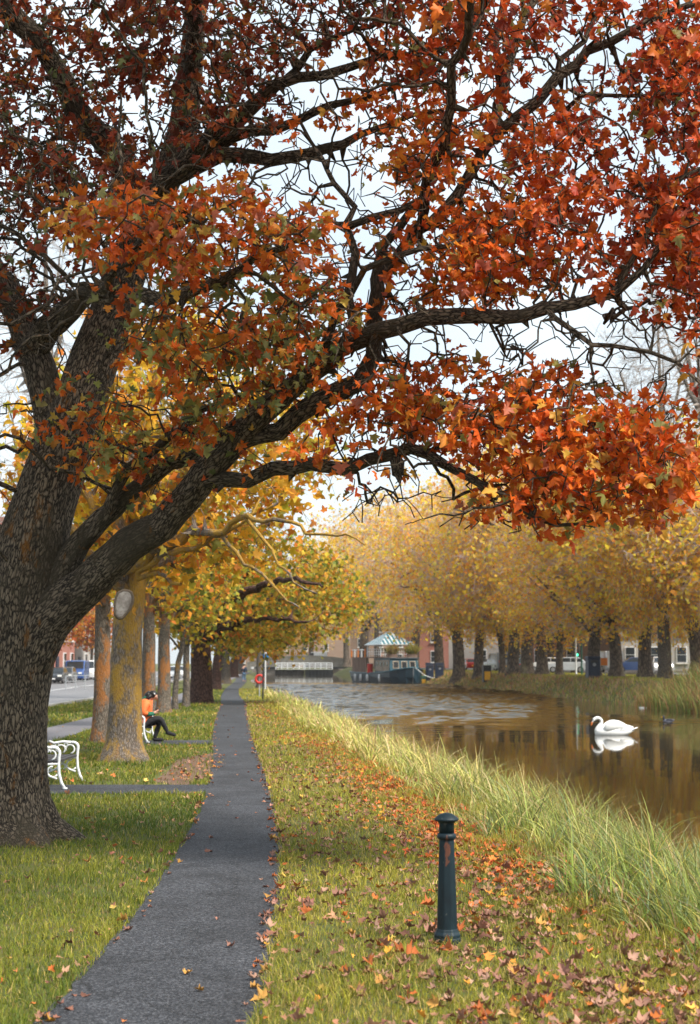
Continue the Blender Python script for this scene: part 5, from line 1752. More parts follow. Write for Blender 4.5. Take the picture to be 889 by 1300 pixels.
def big_bin(px, d, w, h, mat, label, panel=None):
    p = FB(px, d)
    o = empty('litter_bin', p, R(8))
    tag(o, label, 'bin', 'litter bins on the far bank')
    MB().box((0, 0, h * .43), (w, w * .9, h * .86)).build('body', mat, o, bevel=.03)
    MB().box((0, 0, h * .93), (w * 1.06, w * .96, h * .13)).build('lid', mat, o, bevel=.04)
    MB().box((0, -w * .455, h * .76), (w * .6, .02, h * .10)).build('slot', M['black_paint'], o)
    MB().box((0, -w * .455, h * .38), (w * .78, .02, h * .52)).build('door', panel or mat, o, bevel=.005)
    if panel is None:
        mb = MB()
        mb.lathe([(w * .14, -.012), (w * .14, .012)], 16)
        me = mb.mesh('emblem'); link('emblem', me, M['steel'], o, (0, -w * .475, h * .62), (R(90), 0, 0))
    MB().box((0, 0, .03), (w * .9, w * .8, .06)).build('plinth', M['black_paint'], o)


big_bin(751, 105, .85, 1.55, M['navy'], 'big navy litter bin at the foot of the tall dark plane')
big_bin(617, 138, .72, 1.55, M['black_paint'], 'litter bin with a yellow front panel', M['yellow_paint'])
big_bin(557, 166, .85, 1.7, M['navy'], 'navy bin nearer the first thick plane, right of the barge')
big_bin(545, 169, .80, 2.0, M['navy'], 'tall navy bin touching the bow of the barge')
big_bin(537, 167.5, .55, 1.1, M['green_paint'], 'small green bin with yellow front beside the barge rope', M['yellow_paint'])
# traffic light
p = FB(737, 124)
tl = empty('traffic_light', p)
tag(tl, 'green traffic signal post left of the tall dark plane', 'traffic light')
MB().tube([(0, 0, 0), (0, 0, 3.4)], .07, 10).build('post', M['green_paint'], tl)
MB().box((-.42, -.1, 1.95), (.34, .28, 1.0)).build('signal_head', M['black_paint'], tl, bevel=.03)
MB().box((-.18, -.05, 1.95), (.25, .06, .06)).build('bracket', M['black_paint'], tl)
M['green_lit'] = mat_plain('green_lamp', (.05, .9, .45), .4, emit=2.0)
M['lens_dark'] = mat_plain('dark_lens', (.06, .02, .01), .3)
for k, mm in enumerate((M['green_lit'], M['lens_dark'], M['lens_dark'])):
    me = MB().lathe([(.11, -.02), (.11, .03), (.05, .05)], 16).mesh('lens')
    link('lens', me, mm, tl, (-.42, -.25, 1.64 + .31 * k), (R(90), 0, 0))
p = FB(730, 122)
po = empty('pole', p)
tag(po, 'plain pale grey pole beside the green signal post', 'pole')
MB().tube([(0, 0, 0), (0, 0, 4.2)], [.07, .05], 10).build('shaft', M['white_paint'], po)
MB().lathe([(.10, 0), (.10, .15), (.07, .2)], 12).build('base_collar', M['steel'], po)
p = FB(767, 112)
sg = empty('road_sign', p)
tag(sg, 'small orange sign on a post between two plane trunks', 'sign')
MB().tube([(0, 0, 0), (0, 0, 1.5)], .03, 8).build('post', M['steel'], sg)
MB().box((-.1, -.05, 1.1), (.5, .03, .55)).build('panel', M['orange_sign'], sg, bevel=.01)
p = FB(773, 114)
sg = empty('notice_board', p)
tag(sg, 'white notice board on legs beside the orange sign', 'sign')
for s in (-1, 1): MB().tube([(s * .18, 0, 0), (s * .18, 0, 1.9)], .025, 8).build('leg', M['steel'], sg)
MB().box((0, -.04, 1.25), (.46, .03, 1.2)).build('panel', M['white_paint'], sg, bevel=.01)


def railing(pts, zs, label, h=1.05, mat=None):
    o = empty('railing', (*pts[0], zs))
    tag(o, label, 'railing')
    a = np.array(pts[0]); b = np.array(pts[1])
    L = np.linalg.norm(b - a)
    n = max(2, int(L / 1.6))
    dv = (b - a)
    for k in range(n + 1):
        q = dv * k / n
        MB().tube([(q[0], q[1], 0), (q[0], q[1], h)], .035, 6).build('post', mat or M['galv'], o)
    for z in (.25, .62, h): MB().tube([(0, 0, z), (dv[0], dv[1], z)], .025, 6).build('rail', mat or M['galv'], o)


x1, x2 = (828 - CX) / F * 122, (905 - CX) / F * 118
railing([(x1, 122), (x2, 118)], float(height(x1, 122)), 'grey metal railing behind the slim dark sapling')
x1, x2 = (86 - CX) / F * 103, (122 - CX) / F * 108
railing([(x1, 103), (x2, 108)], .03, 'pale railing across the left road before the parked vehicles', 1.0)
# lamp column across the left road
lp = empty('street_lamp', (-24.6 + float(shift(128)), 128, .12))
tag(lp, 'slim grey lamp column across the left road', 'street lamp')
MB().tube([(0, 0, 0), (0, 0, 1.2), (0, 0, 7.5)], [.11, .07, .05], 10).build('column', M['galv'], lp)
MB().tube([(0, 0, 7.4), (.4, 0, 7.8), (1.2, 0, 7.9)], .04, 8).build('arm', M['galv'], lp)
MB().box((1.45, 0, 7.88), (.6, .25, .12)).build('lantern', M['galv'], lp, bevel=.03)

# post with lifebuoy on the near bank, blue sign behind
p = G(334, 888)
ps = empty('black_post', p)
tag(ps, 'slim black post standing in the grass near the water', 'post')
MB().tube([(0, 0, -.1), (0, 0, 2.62)], [.042, .036], 10).build('shaft', M['black_paint'], ps)
MB().lathe([(.05, 2.6), (.055, 2.64), (.03, 2.68), (.005, 2.69)], 10).build('finial', M['black_paint'], ps)
p = G(329.5, 884)
lb = empty('lifebuoy', p)
tag(lb, 'red lifebuoy on a low stand beside the black post', 'lifebuoy')
MB().tube([(0, .06, -.1), (0, .06, 1.25)], .035, 8).build('stand', M['galv'], lb)
tor = [(.22 * math.cos(a), 0, 1.0 + .22 * math.sin(a)) for a in np.linspace(0, 2 * math.pi, 25)]
MB().tube(tor, .065, 10).build('ring', M['red_paint'], lb, smooth=True)
p = G(337, 873)
sg = empty('blue_sign', p)
tag(sg, 'small blue and white sign on a pale pole near the lock', 'sign')
MB().tube([(0, 0, -.1), (0, 0, 2.6)], .045, 8).build('pole', M['white_paint'], sg)
MB().box((0, -.06, 2.45), (.5, .03, .26)).build('panel', M['blue_sign'], sg, bevel=.01)
MB().box((0, -.06, 2.66), (.42, .03, .12)).build('cap_panel', M['white_paint'], sg, bevel=.01)


# ------------------------------------------------------------------ the barge
M['hull'] = mat_plain('hull_paint', (0.012, 0.035, 0.055), .35, 0, .3, 1.5)
M['teal'] = mat_plain('teal_paint', (0.012, 0.075, 0.11), .45, 0, .25, 2)
M['tan_panel'] = mat_two('tan_panel', (.26, .21, .16), (.36, .30, .24), 2, .4, .6, .6, .2)
M['wood'] = mat_two('weathered_wood', (.16, .10, .075), (.26, .18, .14), 3, .35, .65, .8, .4, (.12, .08, .06), 20, (1, 1, .2))
M['canvas_w'] = mat_plain('white_canvas', (.72, .76, .78), .8, 0, .08, 3)
M['canvas_t'] = mat_plain('teal_canvas', (.012, .20, .27), .8, 0, .12, 3)
M['planter_grass'] = mat_leaf('planter_grass', .3, .7)
bw = G(525, 867.5, WATER)
barge = empty('barge', (bw[0], bw[1], WATER), R(-90 + 17))    # +x is the bow, towards the viewer
tag(barge, 'moored houseboat barge with dark hull and teal striped canopy', 'boat')
beam = 2.1
mb = MB()
rings = []
for x, hw, zt in ((0.0, .05, 1.75), (-.5, .75, 1.66), (-1.3, 1.45, 1.50), (-2.6, 1.95, 1.32), (-4.5, beam, 1.18), (-9, beam, 1.08), (-14, beam, 1.08), (-17.5, 2.0, 1.15), (-18.6, 1.6, 1.25)):
    k = .86 if x < -.3 else .6
    rings.append([(x - .0 - (.55 if x > -.2 else 0), -hw * .3, -.6), (x - (.35 if x > -.2 else 0), -hw * k, -.1), (x, -hw, .65), (x, -hw * 1.02, zt), (x, hw * 1.02, zt), (x, hw, .65), (x - (.35 if x > -.2 else 0), hw * k, -.1), (x - (.55 if x > -.2 else 0), hw * .3, -.6)])
mb.loft(rings)
mb.build('hull', M['hull'], barge)
# gunwale strake
for s in (-1, 1):
    MB().tube([(r[3][0], s * abs(r[3][1]) * 1.01, r[3][2]) for r in rings], .085, 7).build('gunwale', M['teal'], barge, smooth=True)
MB().tube([(0.06, 0, 1.75), (-.02, 0, .9), (-.35, 0, -.1)], .06, 7).build('stem_post', M['steel'], barge)
# cabin: front teal, sides tan
cb = MB()
cb.add([(-3.0, -1.75, 1.2), (-3.0, 1.75, 1.2), (-3.25, 1.65, 2.75), (-3.25, -1.65, 2.75), (-8.6, -1.75, 1.0), (-8.6, 1.75, 1.0), (-8.6, 1.65, 2.75), (-8.6, -1.65, 2.75)], [(0, 1, 2, 3), (7, 6, 5, 4), (0, 3, 7, 4), (1, 5, 6, 2), (3, 2, 6, 7), (0, 4, 5, 1)])
cab = cb.build('cabin', M['teal'], barge)
MB().box((-5.9, 0, 2.80), (5.7, 3.55, .10)).build('cabin_roof', M['hull'], barge, bevel=.03)
for s in (-1, 1):
    for k in range(4):
        f = MB().box((-3.9 - k * 1.25, s * 1.735, 1.95), (1.12, .06, 1.25)).build('side_panel', M['tan_panel'], barge)
        MB().box((-3.9 - k * 1.25, s * 1.775, 2.15), (.6, .03, .55)).build('pane', M['glass'], f)
for k in range(3):
    f = MB().box((-3.10, -1.0 + k * 1.0, 2.05), (.06, .72, .85), ry=R(-9)).build('front_window', M['tan_panel'], barge)
    MB().box((-3.065, -1.0 + k * 1.0, 2.05), (.03, .54, .66), ry=R(-9)).build('pane', M['glass'], f)
# roof terrace and canopy
MB().box((-8.5, 0, 2.92), (5.4, 3.9, .12)).build('terrace_deck', M['wood'], barge)
for sx in (-6.0, -11.0):
    for s in (-1, 1): MB().box((sx, s * 1.85, 3.65), (.12, .12, 1.5)).build('canopy_post', M['white_paint'], barge)
cz, ca = 4.35, 5.95
cx0, cx1, cyh = -5.6, -11.4, 2.1
ap = (-8.5, 0, ca)
corners = [(cx0, -cyh, cz), (cx0, cyh, cz), (cx1, cyh, cz), (cx1, -cyh, cz)]
for side in range(4):
    a = np.array(corners[side]); b = np.array(corners[(side + 1) % 4])
    n = 17
    for k in range(n):
        p0, p1 = a + (b - a) * k / n, a + (b - a) * (k + 1) / n
        # each stripe rises straight up the slope until it meets the hip
        mid = (a + b) / 2
        up = np.array(ap) - mid
        def top(p, t): 
            w = 1 - abs(2 * t - 1)
            return p + up * w
        q0, q1 = top(p0, k / n), top(p1, (k + 1) / n)
        up_n = nrm(np.cross(b - a, up))
        if up_n[2] < 0: up_n = -up_n
        th = up_n * .03
        vs = [p0, p1, q1, q0, p0 + th, p1 + th, q1 + th, q0 + th]
        MB().add(vs, [(3, 2, 1, 0), (4, 5, 6, 7), (0, 1, 5, 4), (1, 2, 6, 5), (2, 3, 7, 6), (3, 0, 4, 7)]).build('canopy_stripe', M['canvas_t'] if k % 2 == 0 else M['canvas_w'], barge)
    MB().tube([a, b], .05, 6).build('canopy_edge', M['white_paint'], barge)
# terrace railing
for s in (-1, 1):
    for z in (3.25, 3.55, 3.85): MB().tube([(-6, s * 1.85, z), (-11, s * 1.85, z)], .03, 6).build('terrace_rail', M['white_paint'], barge)
    for k in range(1, 6): MB().tube([(-6 - k * .83, s * 1.85, 2.95), (-6 - k * .83, s * 1.85, 3.85)], .03, 6).build('terrace_post', M['white_paint'], barge)
for z in (3.25, 3.55): MB().tube([(-6, -1.85, z), (-6, 1.85, z)], .03, 6).build('terrace_rail', M['white_paint'], barge)
# chairs and tables on the terrace read as dark shapes
for k in range(3):
    c_ = empty('terrace_chair', barge.matrix_world @ Vector((0, 0, 0)))
    bpy.context.view_layer.update()
    wpos = barge.matrix_world @ Vector((-7.2 - k * 1.3, -.7 + .6 * (k % 2), 2.985))
    c_.location = wpos
    c_.rotation_euler = (0, 0, R(30 + 100 * k))
    tag(c_, ['dark chair at the front of the canopied barge terrace', 'dark chair in the middle of the canopied barge terrace', 'dark chair at the back of the canopied barge terrace'][k], 'chair', 'chairs on the barge terrace')
    MB().box((0, 0, .45), (.45, .45, .05)).build('seat', M['black_paint'], c_)
    MB().box((-.21, 0, .72), (.04, .45, .5)).build('backrest', M['black_paint'], c_)
    for sx in (-1, 1):
        for s in (-1, 1): MB().box((sx * .19, s * .19, .22), (.04, .04, .44)).build('leg', M['black_paint'], c_)
# stern house of boards and posts
for k in range(9):
    for s in (-1, 1): MB().box((-11.9 - k * .62, s * 1.82, 1.95), (.56, .07, 1.75)).build('board', M['wood'], barge)
MB().box((-14.4, 0, 2.9), (6.0, 3.9, .12)).build('stern_roof', M['wood'], barge)
for k in range(5):
    for s in (-1, 1): MB().box((-11.7 - k * 1.35, s * 1.95, 3.4), (.14, .14, 1.0)).build('stern_post', M['white_paint'] if k % 2 else M['orange_sign'], barge)
for s in (-1, 1): MB().tube([(-11.7, s * 1.95, 3.8), (-17.1, s * 1.95, 3.8)], .05, 6).build('stern_rail', M['white_paint'], barge)
fm = MB().lathe([(.02, -.45), (.13, -.38), (.15, 0), (.13, .3), (.04, .42)], 12).mesh('fender', True)
for x in (-5.2, -9.8, -12.4, -14.6): link('fender', fm, M['white_paint'], barge, (x, -2.28, .55))
# red drum and planters standing on the boat
bpy.context.view_layer.update()
def on_boat(x, y, z): return barge.matrix_world @ Vector((x, y, z))
dr = empty('red_drum', on_boat(-9.6, -1.98, 1.09))
tag(dr, 'red drum standing on the side deck of the barge', 'drum')
MB().lathe([(.34, 0), (.36, .03), (.34, .06), (.34, .5), (.36, .53), (.34, .56), (.34, 1.05), (.36, 1.09)], 20).build('barrel', M['red_paint'], dr, smooth=False)
MB().lathe([(.33, 1.085), (.33, 1.11), (.02, 1.12)], 20).build('lid', M['white_paint'], dr)


def planter(loc, label, col, n=220, h=.95, seed=3):
    o = empty('planter', loc)
    tag(o, label, 'planter', 'planters on the barge roof')
    MB().box((0, 0, .2), (1.2, .5, .4)).build('trough', M['wood'], o, bevel=.02)
    rg = np.random.default_rng(seed)
    b = np.stack([rg.uniform(-.5, .5, n), rg.uniform(-.2, .2, n), np.full(n, .38)], 1)
    d = nrm(np.stack([rg.normal(size=n) * .45, rg.normal(size=n) * .45, np.ones(n)], 1))
    V, Fc, C = leaves([(np.array([(-.03, 0, 0), (.03, 0, 0), (.04, .55, 0), (-.04, .55, 0), (0, 1, -.2)], float), np.array([(0, 1, 2), (0, 2, 3), (3, 2, 4)]))], b, d, nrm(rg.normal(size=(n, 3))), h * rg.uniform(.6, 1.2, n), pick(col, n, rg), rg)
    g = link('grass_tuft', np_mesh('grass_tuft', V, [Fc], col=C), M['planter_grass'], o)
    g['kind'] = 'stuff'


STRAW = [(3, (.50, .36, .13)), (2, (.42, .34, .10)), (1, (.25, .27, .07))]
planter(on_boat(-4.4, -1.0, 2.86), 'planter of straw-coloured grass on the barge cabin roof under the canopy corner', STRAW, 260, 1.1, 3)
planter(on_boat(-3.9, 1.2, 2.86), 'planter of yellow-green grass on the bank side of the barge cabin roof', [(2, (.40, .36, .08)), (2, (.28, .30, .06)), (1, (.5, .38, .12))], 260, 1.2, 4)
# mooring rope
tag(MB().tube([on_boat(-.1, .3, 1.7), on_boat(-.3, 1.4, .9), on_boat(-.2, 2.4, .55), on_boat(0, 3.4, 1.0)], .04, 6).build('mooring_rope', M['canvas_w'], None, True), 'pale rope mooring the barge bow to the bank', 'rope')

# ------------------------------------------------------------------ the lock and the bridge
M['stone'] = mat_two('bridge_stone', (.24, .21, .18), (.34, .31, .27), 1.2, .35, .65, .9, .4, (.20, .17, .14), 6)
LY = 283.5
lx0, lx1 = G(352, 857, WATER)[0], float(xf(LY)) + .5
lx0 = (350 - CX) / F * LY
lx1 = (423 - CX) / F * LY
mx_ = (lx0 + lx1) / 2
for k, (a, b, lab) in enumerate([((lx0, LY), (mx_, LY + 1.6), 'lock gate leaf nearer the towpath with white footboard rails'), ((mx_ + .1, LY + 1.6), (lx1, LY), 'lock gate leaf nearer the barge with white footboard rails')]):
    g = empty('lock_gate', (a[0], a[1], WATER))
    tag(g, lab, 'lock gate', 'lock gates')
    dv = np.array(b) - np.array(a)
    L = np.linalg.norm(dv); g.rotation_euler = (0, 0, math.atan2(dv[1], dv[0]))
    for q in range(8): MB().box((L * (q + .5) / 8, 0, .25), (L / 8 - .04, .25, 1.3)).build('plank', M['black_paint'], g)
    MB().box((L / 2, -.25, .98), (L, .7, .08)).build('footboard', M['white_paint'], g)
    for q in range(6): MB().box((L * q / 5, -.55, 1.55), (.17, .14, 1.15)).build('rail_post', M['white_paint'], g)
    for z in (1.35, 1.75, 2.12): MB().tube([(0, -.55, z), (L, -.55, z)], .085, 6).build('rail', M['white_paint'], g)
    s = -1 if k == 0 else 1
    x0 = 0 if k == 0 else L
    MB().box((x0 + s * 1.9, 0, 1.25), (4.6, .38, .36)).build('balance_beam', M['black_paint'], g)
    MB().box((x0 + s * 4.35, 0, 1.25), (.5, .40, .38)).build('beam_end', M['white_paint'], g)
for s, x, lab in ((-1, lx0 - 2.2, 'stone lock wall on the towpath side'), (1, lx1 + 2.2, 'stone lock wall on the barge side')):
    w = empty('lock_wall', (x, LY + 6, -.9))
    tag(w, lab, 'wall', 'lock walls')
    for r_ in range(3):
        for q in range(3): MB().box((0, -6 + 2 + q * 4.02, .3 + r_ * .62), (4.3 + .03 * (r_ % 2), 3.98, .6)).build('stone', M['stone'], w, bevel=.03)
# humped bridge
br = empty('stone_bridge', ((388 - CX) / F * 335, 335, .3))
tag(br, 'low humped stone bridge crossing behind the lock', 'bridge')
hump = lambda x: 2.9 - .009 * x * x
pts = [(x, hump(x)) for x in np.linspace(-13, 13, 27)]
arch = [(x, 1.6 * math.sqrt(max(0, 1 - (x / 3.2) ** 2)) - .6) for x in np.linspace(3.2, -3.2, 17)]
poly = [(-13, -.8)] + pts + [(13, -.8)] + [(3.2, -.8)] + arch + [(-3.2, -.8)]
for yy in (0, 7):
    MB().prism(poly, .5, lambda a, b, w, yy=yy: (a, w + yy, b)).build('parapet_wall', M['stone'], br)
    MB().loft([[(x, yy + dy, hump(x) + dz) for dy, dz in ((-.35, 0.003), (.35, 0.003), (.35, .22), (-.35, .22))] for x in np.linspace(-13, 13, 14)]).build('coping', M['stone'], br)
MB().loft([[(x, yy, hump(x) + z - 1.1) for yy, z in ((.3, 0), (6.7, 0), (6.7, -.25), (.3, -.25))] for x in np.linspace(-12.9, 12.9, 14)]).build('deck', M['asphalt'], br)
bx_ = (402 - CX) / F * 338
car((bx_, 338.5, .3 + 1.78), R(178), 'white', 'white van crossing the stone bridge', 'van', group='vehicles on the bridge')
car((bx_ - 6.2, 338.5, .3 + 1.55), R(178), 'black', 'black car crossing the stone bridge behind the white van', group='vehicles on the bridge')


# ------------------------------------------------------------------ buildings beyond the roads
def brick_mat(name, c1, c2, mortar, sc=4.0):
    m, n, l, b = new_mat(name)
    tc = n.new('ShaderNodeTexCoord')
    bt = n.new('ShaderNodeTexBrick')
    bt.inputs['Color1'].default_value = (*c1, 1); bt.inputs['Color2'].default_value = (*c2, 1); bt.inputs['Mortar'].default_value = (*mortar, 1)
    bt.inputs['Scale'].default_value = sc
    sx = n.new('ShaderNodeSeparateXYZ'); l.new(tc.outputs['Object'], sx.inputs[0])
    ad = n.new('ShaderNodeMath'); ad.operation = 'ADD'; l.new(sx.outputs[0], ad.inputs[0]); l.new(sx.outputs[1], ad.inputs[1])
    cm = n.new('ShaderNodeCombineXYZ'); l.new(ad.outputs[0], cm.inputs[0]); l.new(sx.outputs[2], cm.inputs[1])
    l.new(cm.outputs[0], bt.inputs['Vector'])
    l.new(bt.outputs['Color'], b.inputs['Base Color'])
    b.inputs['Roughness'].default_value = .9
    return m


M['brick_red'] = brick_mat('red_brick', (.34, .11, .075), (.27, .085, .06), (.30, .24, .20))
M['brick_brown'] = brick_mat('brown_brick', (.28, .17, .12), (.22, .13, .09), (.32, .28, .24))
M['render_pale'] = mat_plain('pale_render', (.36, .34, .32), .85, 0, .1, .6)
M['slate'] = mat_plain('slate_roof', (.10, .105, .12), .7, 0, .25, 2)
M['stonetrim'] = mat_plain('stone_trim', (.5, .47, .42), .85, 0, .1, 3)
M['pane'] = glass_mat()


def building(loc, rz, w, dp_, storeys, bays, wall, label, roof='hip'):
    o = empty('terrace_house', loc, rz)
    tag(o, label, 'building')
    hgt = storeys * 3.3 + .6
    MB().box((0, dp_ / 2, hgt / 2), (w, dp_, hgt)).build('wall', wall, o)
    if roof == 'hip':
        e = .35
        r_ = MB().add([(-w / 2 - e, -e, hgt), (w / 2 + e, -e, hgt), (w / 2 + e, dp_ + e, hgt), (-w / 2 - e, dp_ + e, hgt), (-w / 2 + dp_ * .35, dp_ / 2, hgt + 2.8), (w / 2 - dp_ * .35, dp_ / 2, hgt + 2.8)], [(0, 1, 5, 4), (1, 2, 5), (2, 3, 4, 5), (3, 0, 4), (3, 2, 1, 0)]).build('roof', M['slate'], o)
        for s in (-1, 1): MB().box((s * w * .3, dp_ * .5, hgt + 2.6), (1.4, .8, 2.4)).build('chimney', wall, r_)
    else:
        MB().box((0, dp_ / 2, hgt + .3), (w + .5, dp_ + .5, .6)).build('roof', M['stonetrim'], o, bevel=.05)
    fr = MB().box((0, -.03, 0), (1.25, .16, 1.95)).mesh('window')
    pn = MB().box((0, -.125, .47), (1.05, .03, .82)).mesh('pane')
    pn2 = MB().box((0, -.125, -.43), (1.05, .03, .82)).mesh('pane')
    si = MB().box((0, -.12, -1.04), (1.5, .3, .12)).mesh('sill')
    for f in range(storeys):
        for b_ in range(bays):
            x = -w / 2 + w * (b_ + .5) / bays
            if f == 0 and b_ == bays // 2:
                d_ = MB().box((x, -.04, 1.25), (1.2, .18, 2.5)).build('door', M['navy'], o)
                MB().box((x + .42, -.16, 1.2), (.08, .08, .2)).build('handle', M['steel'], d_)
                continue
            win = link('window', fr, M['white_paint'], o, (x, 0, 1.95 + f * 3.3))
            link('pane', pn, M['pane'], win); link('pane', pn2, M['pane'], win); link('sill', si, M['stonetrim'], win)
    return o


for k, (y, w, st, wall, lab) in enumerate([(150, 16, 3, 'brick_red', 'red brick terrace across the left road, nearest of the row'), (168, 18, 4, 'brick_red', 'taller red brick block farther along the left road'), (188, 18, 3, 'render_pale', 'pale rendered house at the far end of the left road'), (132, 16, 3, 'brick_brown', 'brown brick house at the left frame edge across the road')]):
    building((-27.2 + float(shift(y)), y, .1), R(90 - 2), w, 10, st, 5, M[wall], lab)
for k, (px, d, rz, w, st, wall, lab, rf) in enumerate([(880, 178, -8, 18, 4, 'render_pale', 'pale office block behind the trees at the frame edge', 'flat'), (800, 190, -6, 18, 4, 'brick_brown', 'brown brick block behind the tall dark plane', 'hip'), (725, 205, -6, 18, 4, 'brick_red', 'red brick block glimpsed behind the traffic light', 'hip'), (655, 222, -6, 20, 4, 'render_pale', 'pale block glimpsed between the three close plane trunks', 'flat'), (590, 245, -6, 20, 4, 'brick_red', 'red brick block glimpsed behind the trees by the barge', 'hip'), (520, 330, -4, 26, 3, 'brick_brown', 'distant brown brick row behind the barge canopy', 'hip'), (375, 410, 0, 34, 3, 'brick_brown', 'distant brick row behind the stone bridge', 'hip')]):
    x = (px - CX) / F * d
    building((x, d, float(height(x, d)) - .05), R(rz), w, 10, st, 6, M[wall], lab, rf)


# ------------------------------------------------------------------ turf, reeds and fallen leaves
rgG = np.random.default_rng(99)


def on_hard(x, y, m=0.0):
    p = np.abs(x - pathx(y)) < pathw(y) / 2 - m + 0.035 * vnoise(0 * x, y, 2.2, 3.0)
    c1 = (y > 23.0 + m) & (y < 24.7 - m) & (x > -4.9 + m) & (x < pathx(y))
    c2 = (y > 36.7 + m) & (y < 38.55 - m) & (x > -6.2 + m) & (x < pathx(y))
    pv = (x > -9.1 + shift(y)) & (x < -7.6 + shift(y))
    rd = x < -12.9 + shift(y)
    return p | c1 | c2 | pv | rd


def dirt_patch(x, y):
    return ((x + 2.95) / .55) ** 2 + ((y - 28.7) / 4.2) ** 2 < 1


def blades(name, n_per, regions, mat, hfun, wfun, cfun, seg=2, bend=0.5, seed=5, keep=None):
    pass


def blade_mesh(x, y, z, h, w, col, rg, lean=0.5, seg=3, tipcol=None, dirb=None):
    n = len(x)
    a = rg.uniform(0, 2 * np.pi, n)
    if dirb is not None: a = dirb
    ld = np.stack([np.cos(a), np.sin(a), np.zeros(n)], 1)
    fa = rg.uniform(0, 2 * np.pi, n)
    sd = np.stack([np.cos(fa), np.sin(fa), np.zeros(n)], 1)
    ln = lean * rg.uniform(.2, 1.3, n)
    base = np.stack([x, y, z], 1)
    Vs, Cs = [], []
    for k in range(seg + 1):
        t = k / seg
        bendv = ln * t * t
        up = t - 0.35 * ln * t * t * t
        c = base + h[:, None] * (ld * bendv[:, None] + np.array([0, 0, 1.])[None, :] * up[:, None])
        ww = w * (1 - t ** 1.6) * .5
        if k < seg:
            Vs += [c - sd * ww[:, None], c + sd * ww[:, None]]
            cc = col if tipcol is None else col * (1 - t) + tipcol * t
            Cs += [cc, cc]
        else:
            Vs.append(c)
            Cs.append(col if tipcol is None else tipcol)
    m = 2 * seg + 1
    V = np.stack(Vs, 1).reshape(-1, 3)
    C = np.stack(Cs, 1).reshape(-1, 3)
    o = np.arange(n)[:, None] * m
    tris = []
    q = []
    for k in range(seg - 1):
        q.append(np.concatenate([o + 2 * k, o + 2 * k + 1, o + 2 * k + 3, o + 2 * k + 2], 1))
    tris = np.concatenate([o + 2 * seg - 2, o + 2 * seg - 1, o + 2 * seg], 1)
    return V, [np.concatenate(q), tris] if q else [tris], C


M['grass'] = mat_leaf('grass_blade', .30, .55, spec=.2)
M['reed'] = mat_leaf('reed_blade', .30, .5, spec=.25)


def sample(y0, y1, dens, xl, xr, rg):
    area = (y1 - y0) * np.mean([xr(y) - xl(y) for y in np.linspace(y0, y1, 12)])
    n = int(area * dens)
    y = rg.uniform(y0, y1, n)
    L, Rr = xl(y), xr(y)
    wmax = np.max(Rr - L)
    x = L + rg.uniform(0, 1, n) * wmax
    ok = x < Rr
    n2 = ok.sum()
    return x[ok], y[ok]


LFT = lambda y: np.maximum(-0.245 * y - 1.2, -13.0 + shift(y))
RGT = lambda y: np.minimum(0.245 * y + 1.2, xe(y) - 0.2)


def reed_front(y):
    """where the mown grass gives way to reeds"""
    return np.interp(y, [0, 8, 12, 18, 26, 36, 47, 76, 130], [3.2, 2.75, 2.05, 1.5, .8, -.25, -1.35, -3.8, -8.3]) + .18 * vnoise(0 * y, y, 1.1, 6.)


gp = [sample(a, b, d, LFT, RGT, rgG) for a, b, d in ((7.0, 10, 2600), (10, 13, 1900), (13, 17, 1200), (17, 23, 700), (23, 32, 380), (32, 45, 190), (45, 70, 70), (70, 110, 28))]
x = np.concatenate([p[0] for p in gp]); y = np.concatenate([p[1] for p in gp])
ok = ~on_hard(x, y, 0.03) & ~(dirt_patch(x, y) & (rgG.uniform(size=len(x)) < .85))
hb = np.array(HERO.location)
ok &= np.hypot(x - hb[0], y - hb[1]) > .62
bare = vnoise(x, y, .9, 12.) + .5 * vnoise(x, y, 3.1, 2.) > .75
ok &= ~(bare & (rgG.uniform(size=len(x)) < .6))
x, y = x[ok], y[ok]
n = len(x)
tall = np.clip((x - reed_front(y)) + 1.0, 0, 2)
nearedge = np.abs(np.abs(x - pathx(y)) - pathw(y) / 2) < .12
h = rgG.uniform(.03, .08, n) * (1 + .5 * (vnoise(x, y, 1.6, 4.) > .3)) * (1 + .6 * tall) * np.where(nearedge, 1.25, 1) * (1 + np.clip((y - 15) / 40, 0, .8))
w = rgG.uniform(.004, .008, n) * np.clip(y / 11, 1, 7)
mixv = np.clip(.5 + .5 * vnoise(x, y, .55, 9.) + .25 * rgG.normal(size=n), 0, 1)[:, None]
mixv = np.clip(mixv + np.where(x < pathx(y), -.30, .16)[:, None], 0, 1)  # left blades darker green, right yellower: shade and sunlight put into the colour
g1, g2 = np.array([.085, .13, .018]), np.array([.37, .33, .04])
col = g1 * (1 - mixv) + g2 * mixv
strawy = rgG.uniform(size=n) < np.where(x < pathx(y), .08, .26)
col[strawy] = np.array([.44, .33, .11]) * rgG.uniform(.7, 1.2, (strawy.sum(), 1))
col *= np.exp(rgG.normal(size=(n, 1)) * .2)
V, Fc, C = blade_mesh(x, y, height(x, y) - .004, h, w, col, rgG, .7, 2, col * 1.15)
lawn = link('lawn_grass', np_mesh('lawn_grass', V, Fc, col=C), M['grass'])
tag(lawn, 'short yellow-green grass either side of the path', 'grass', kind='stuff')

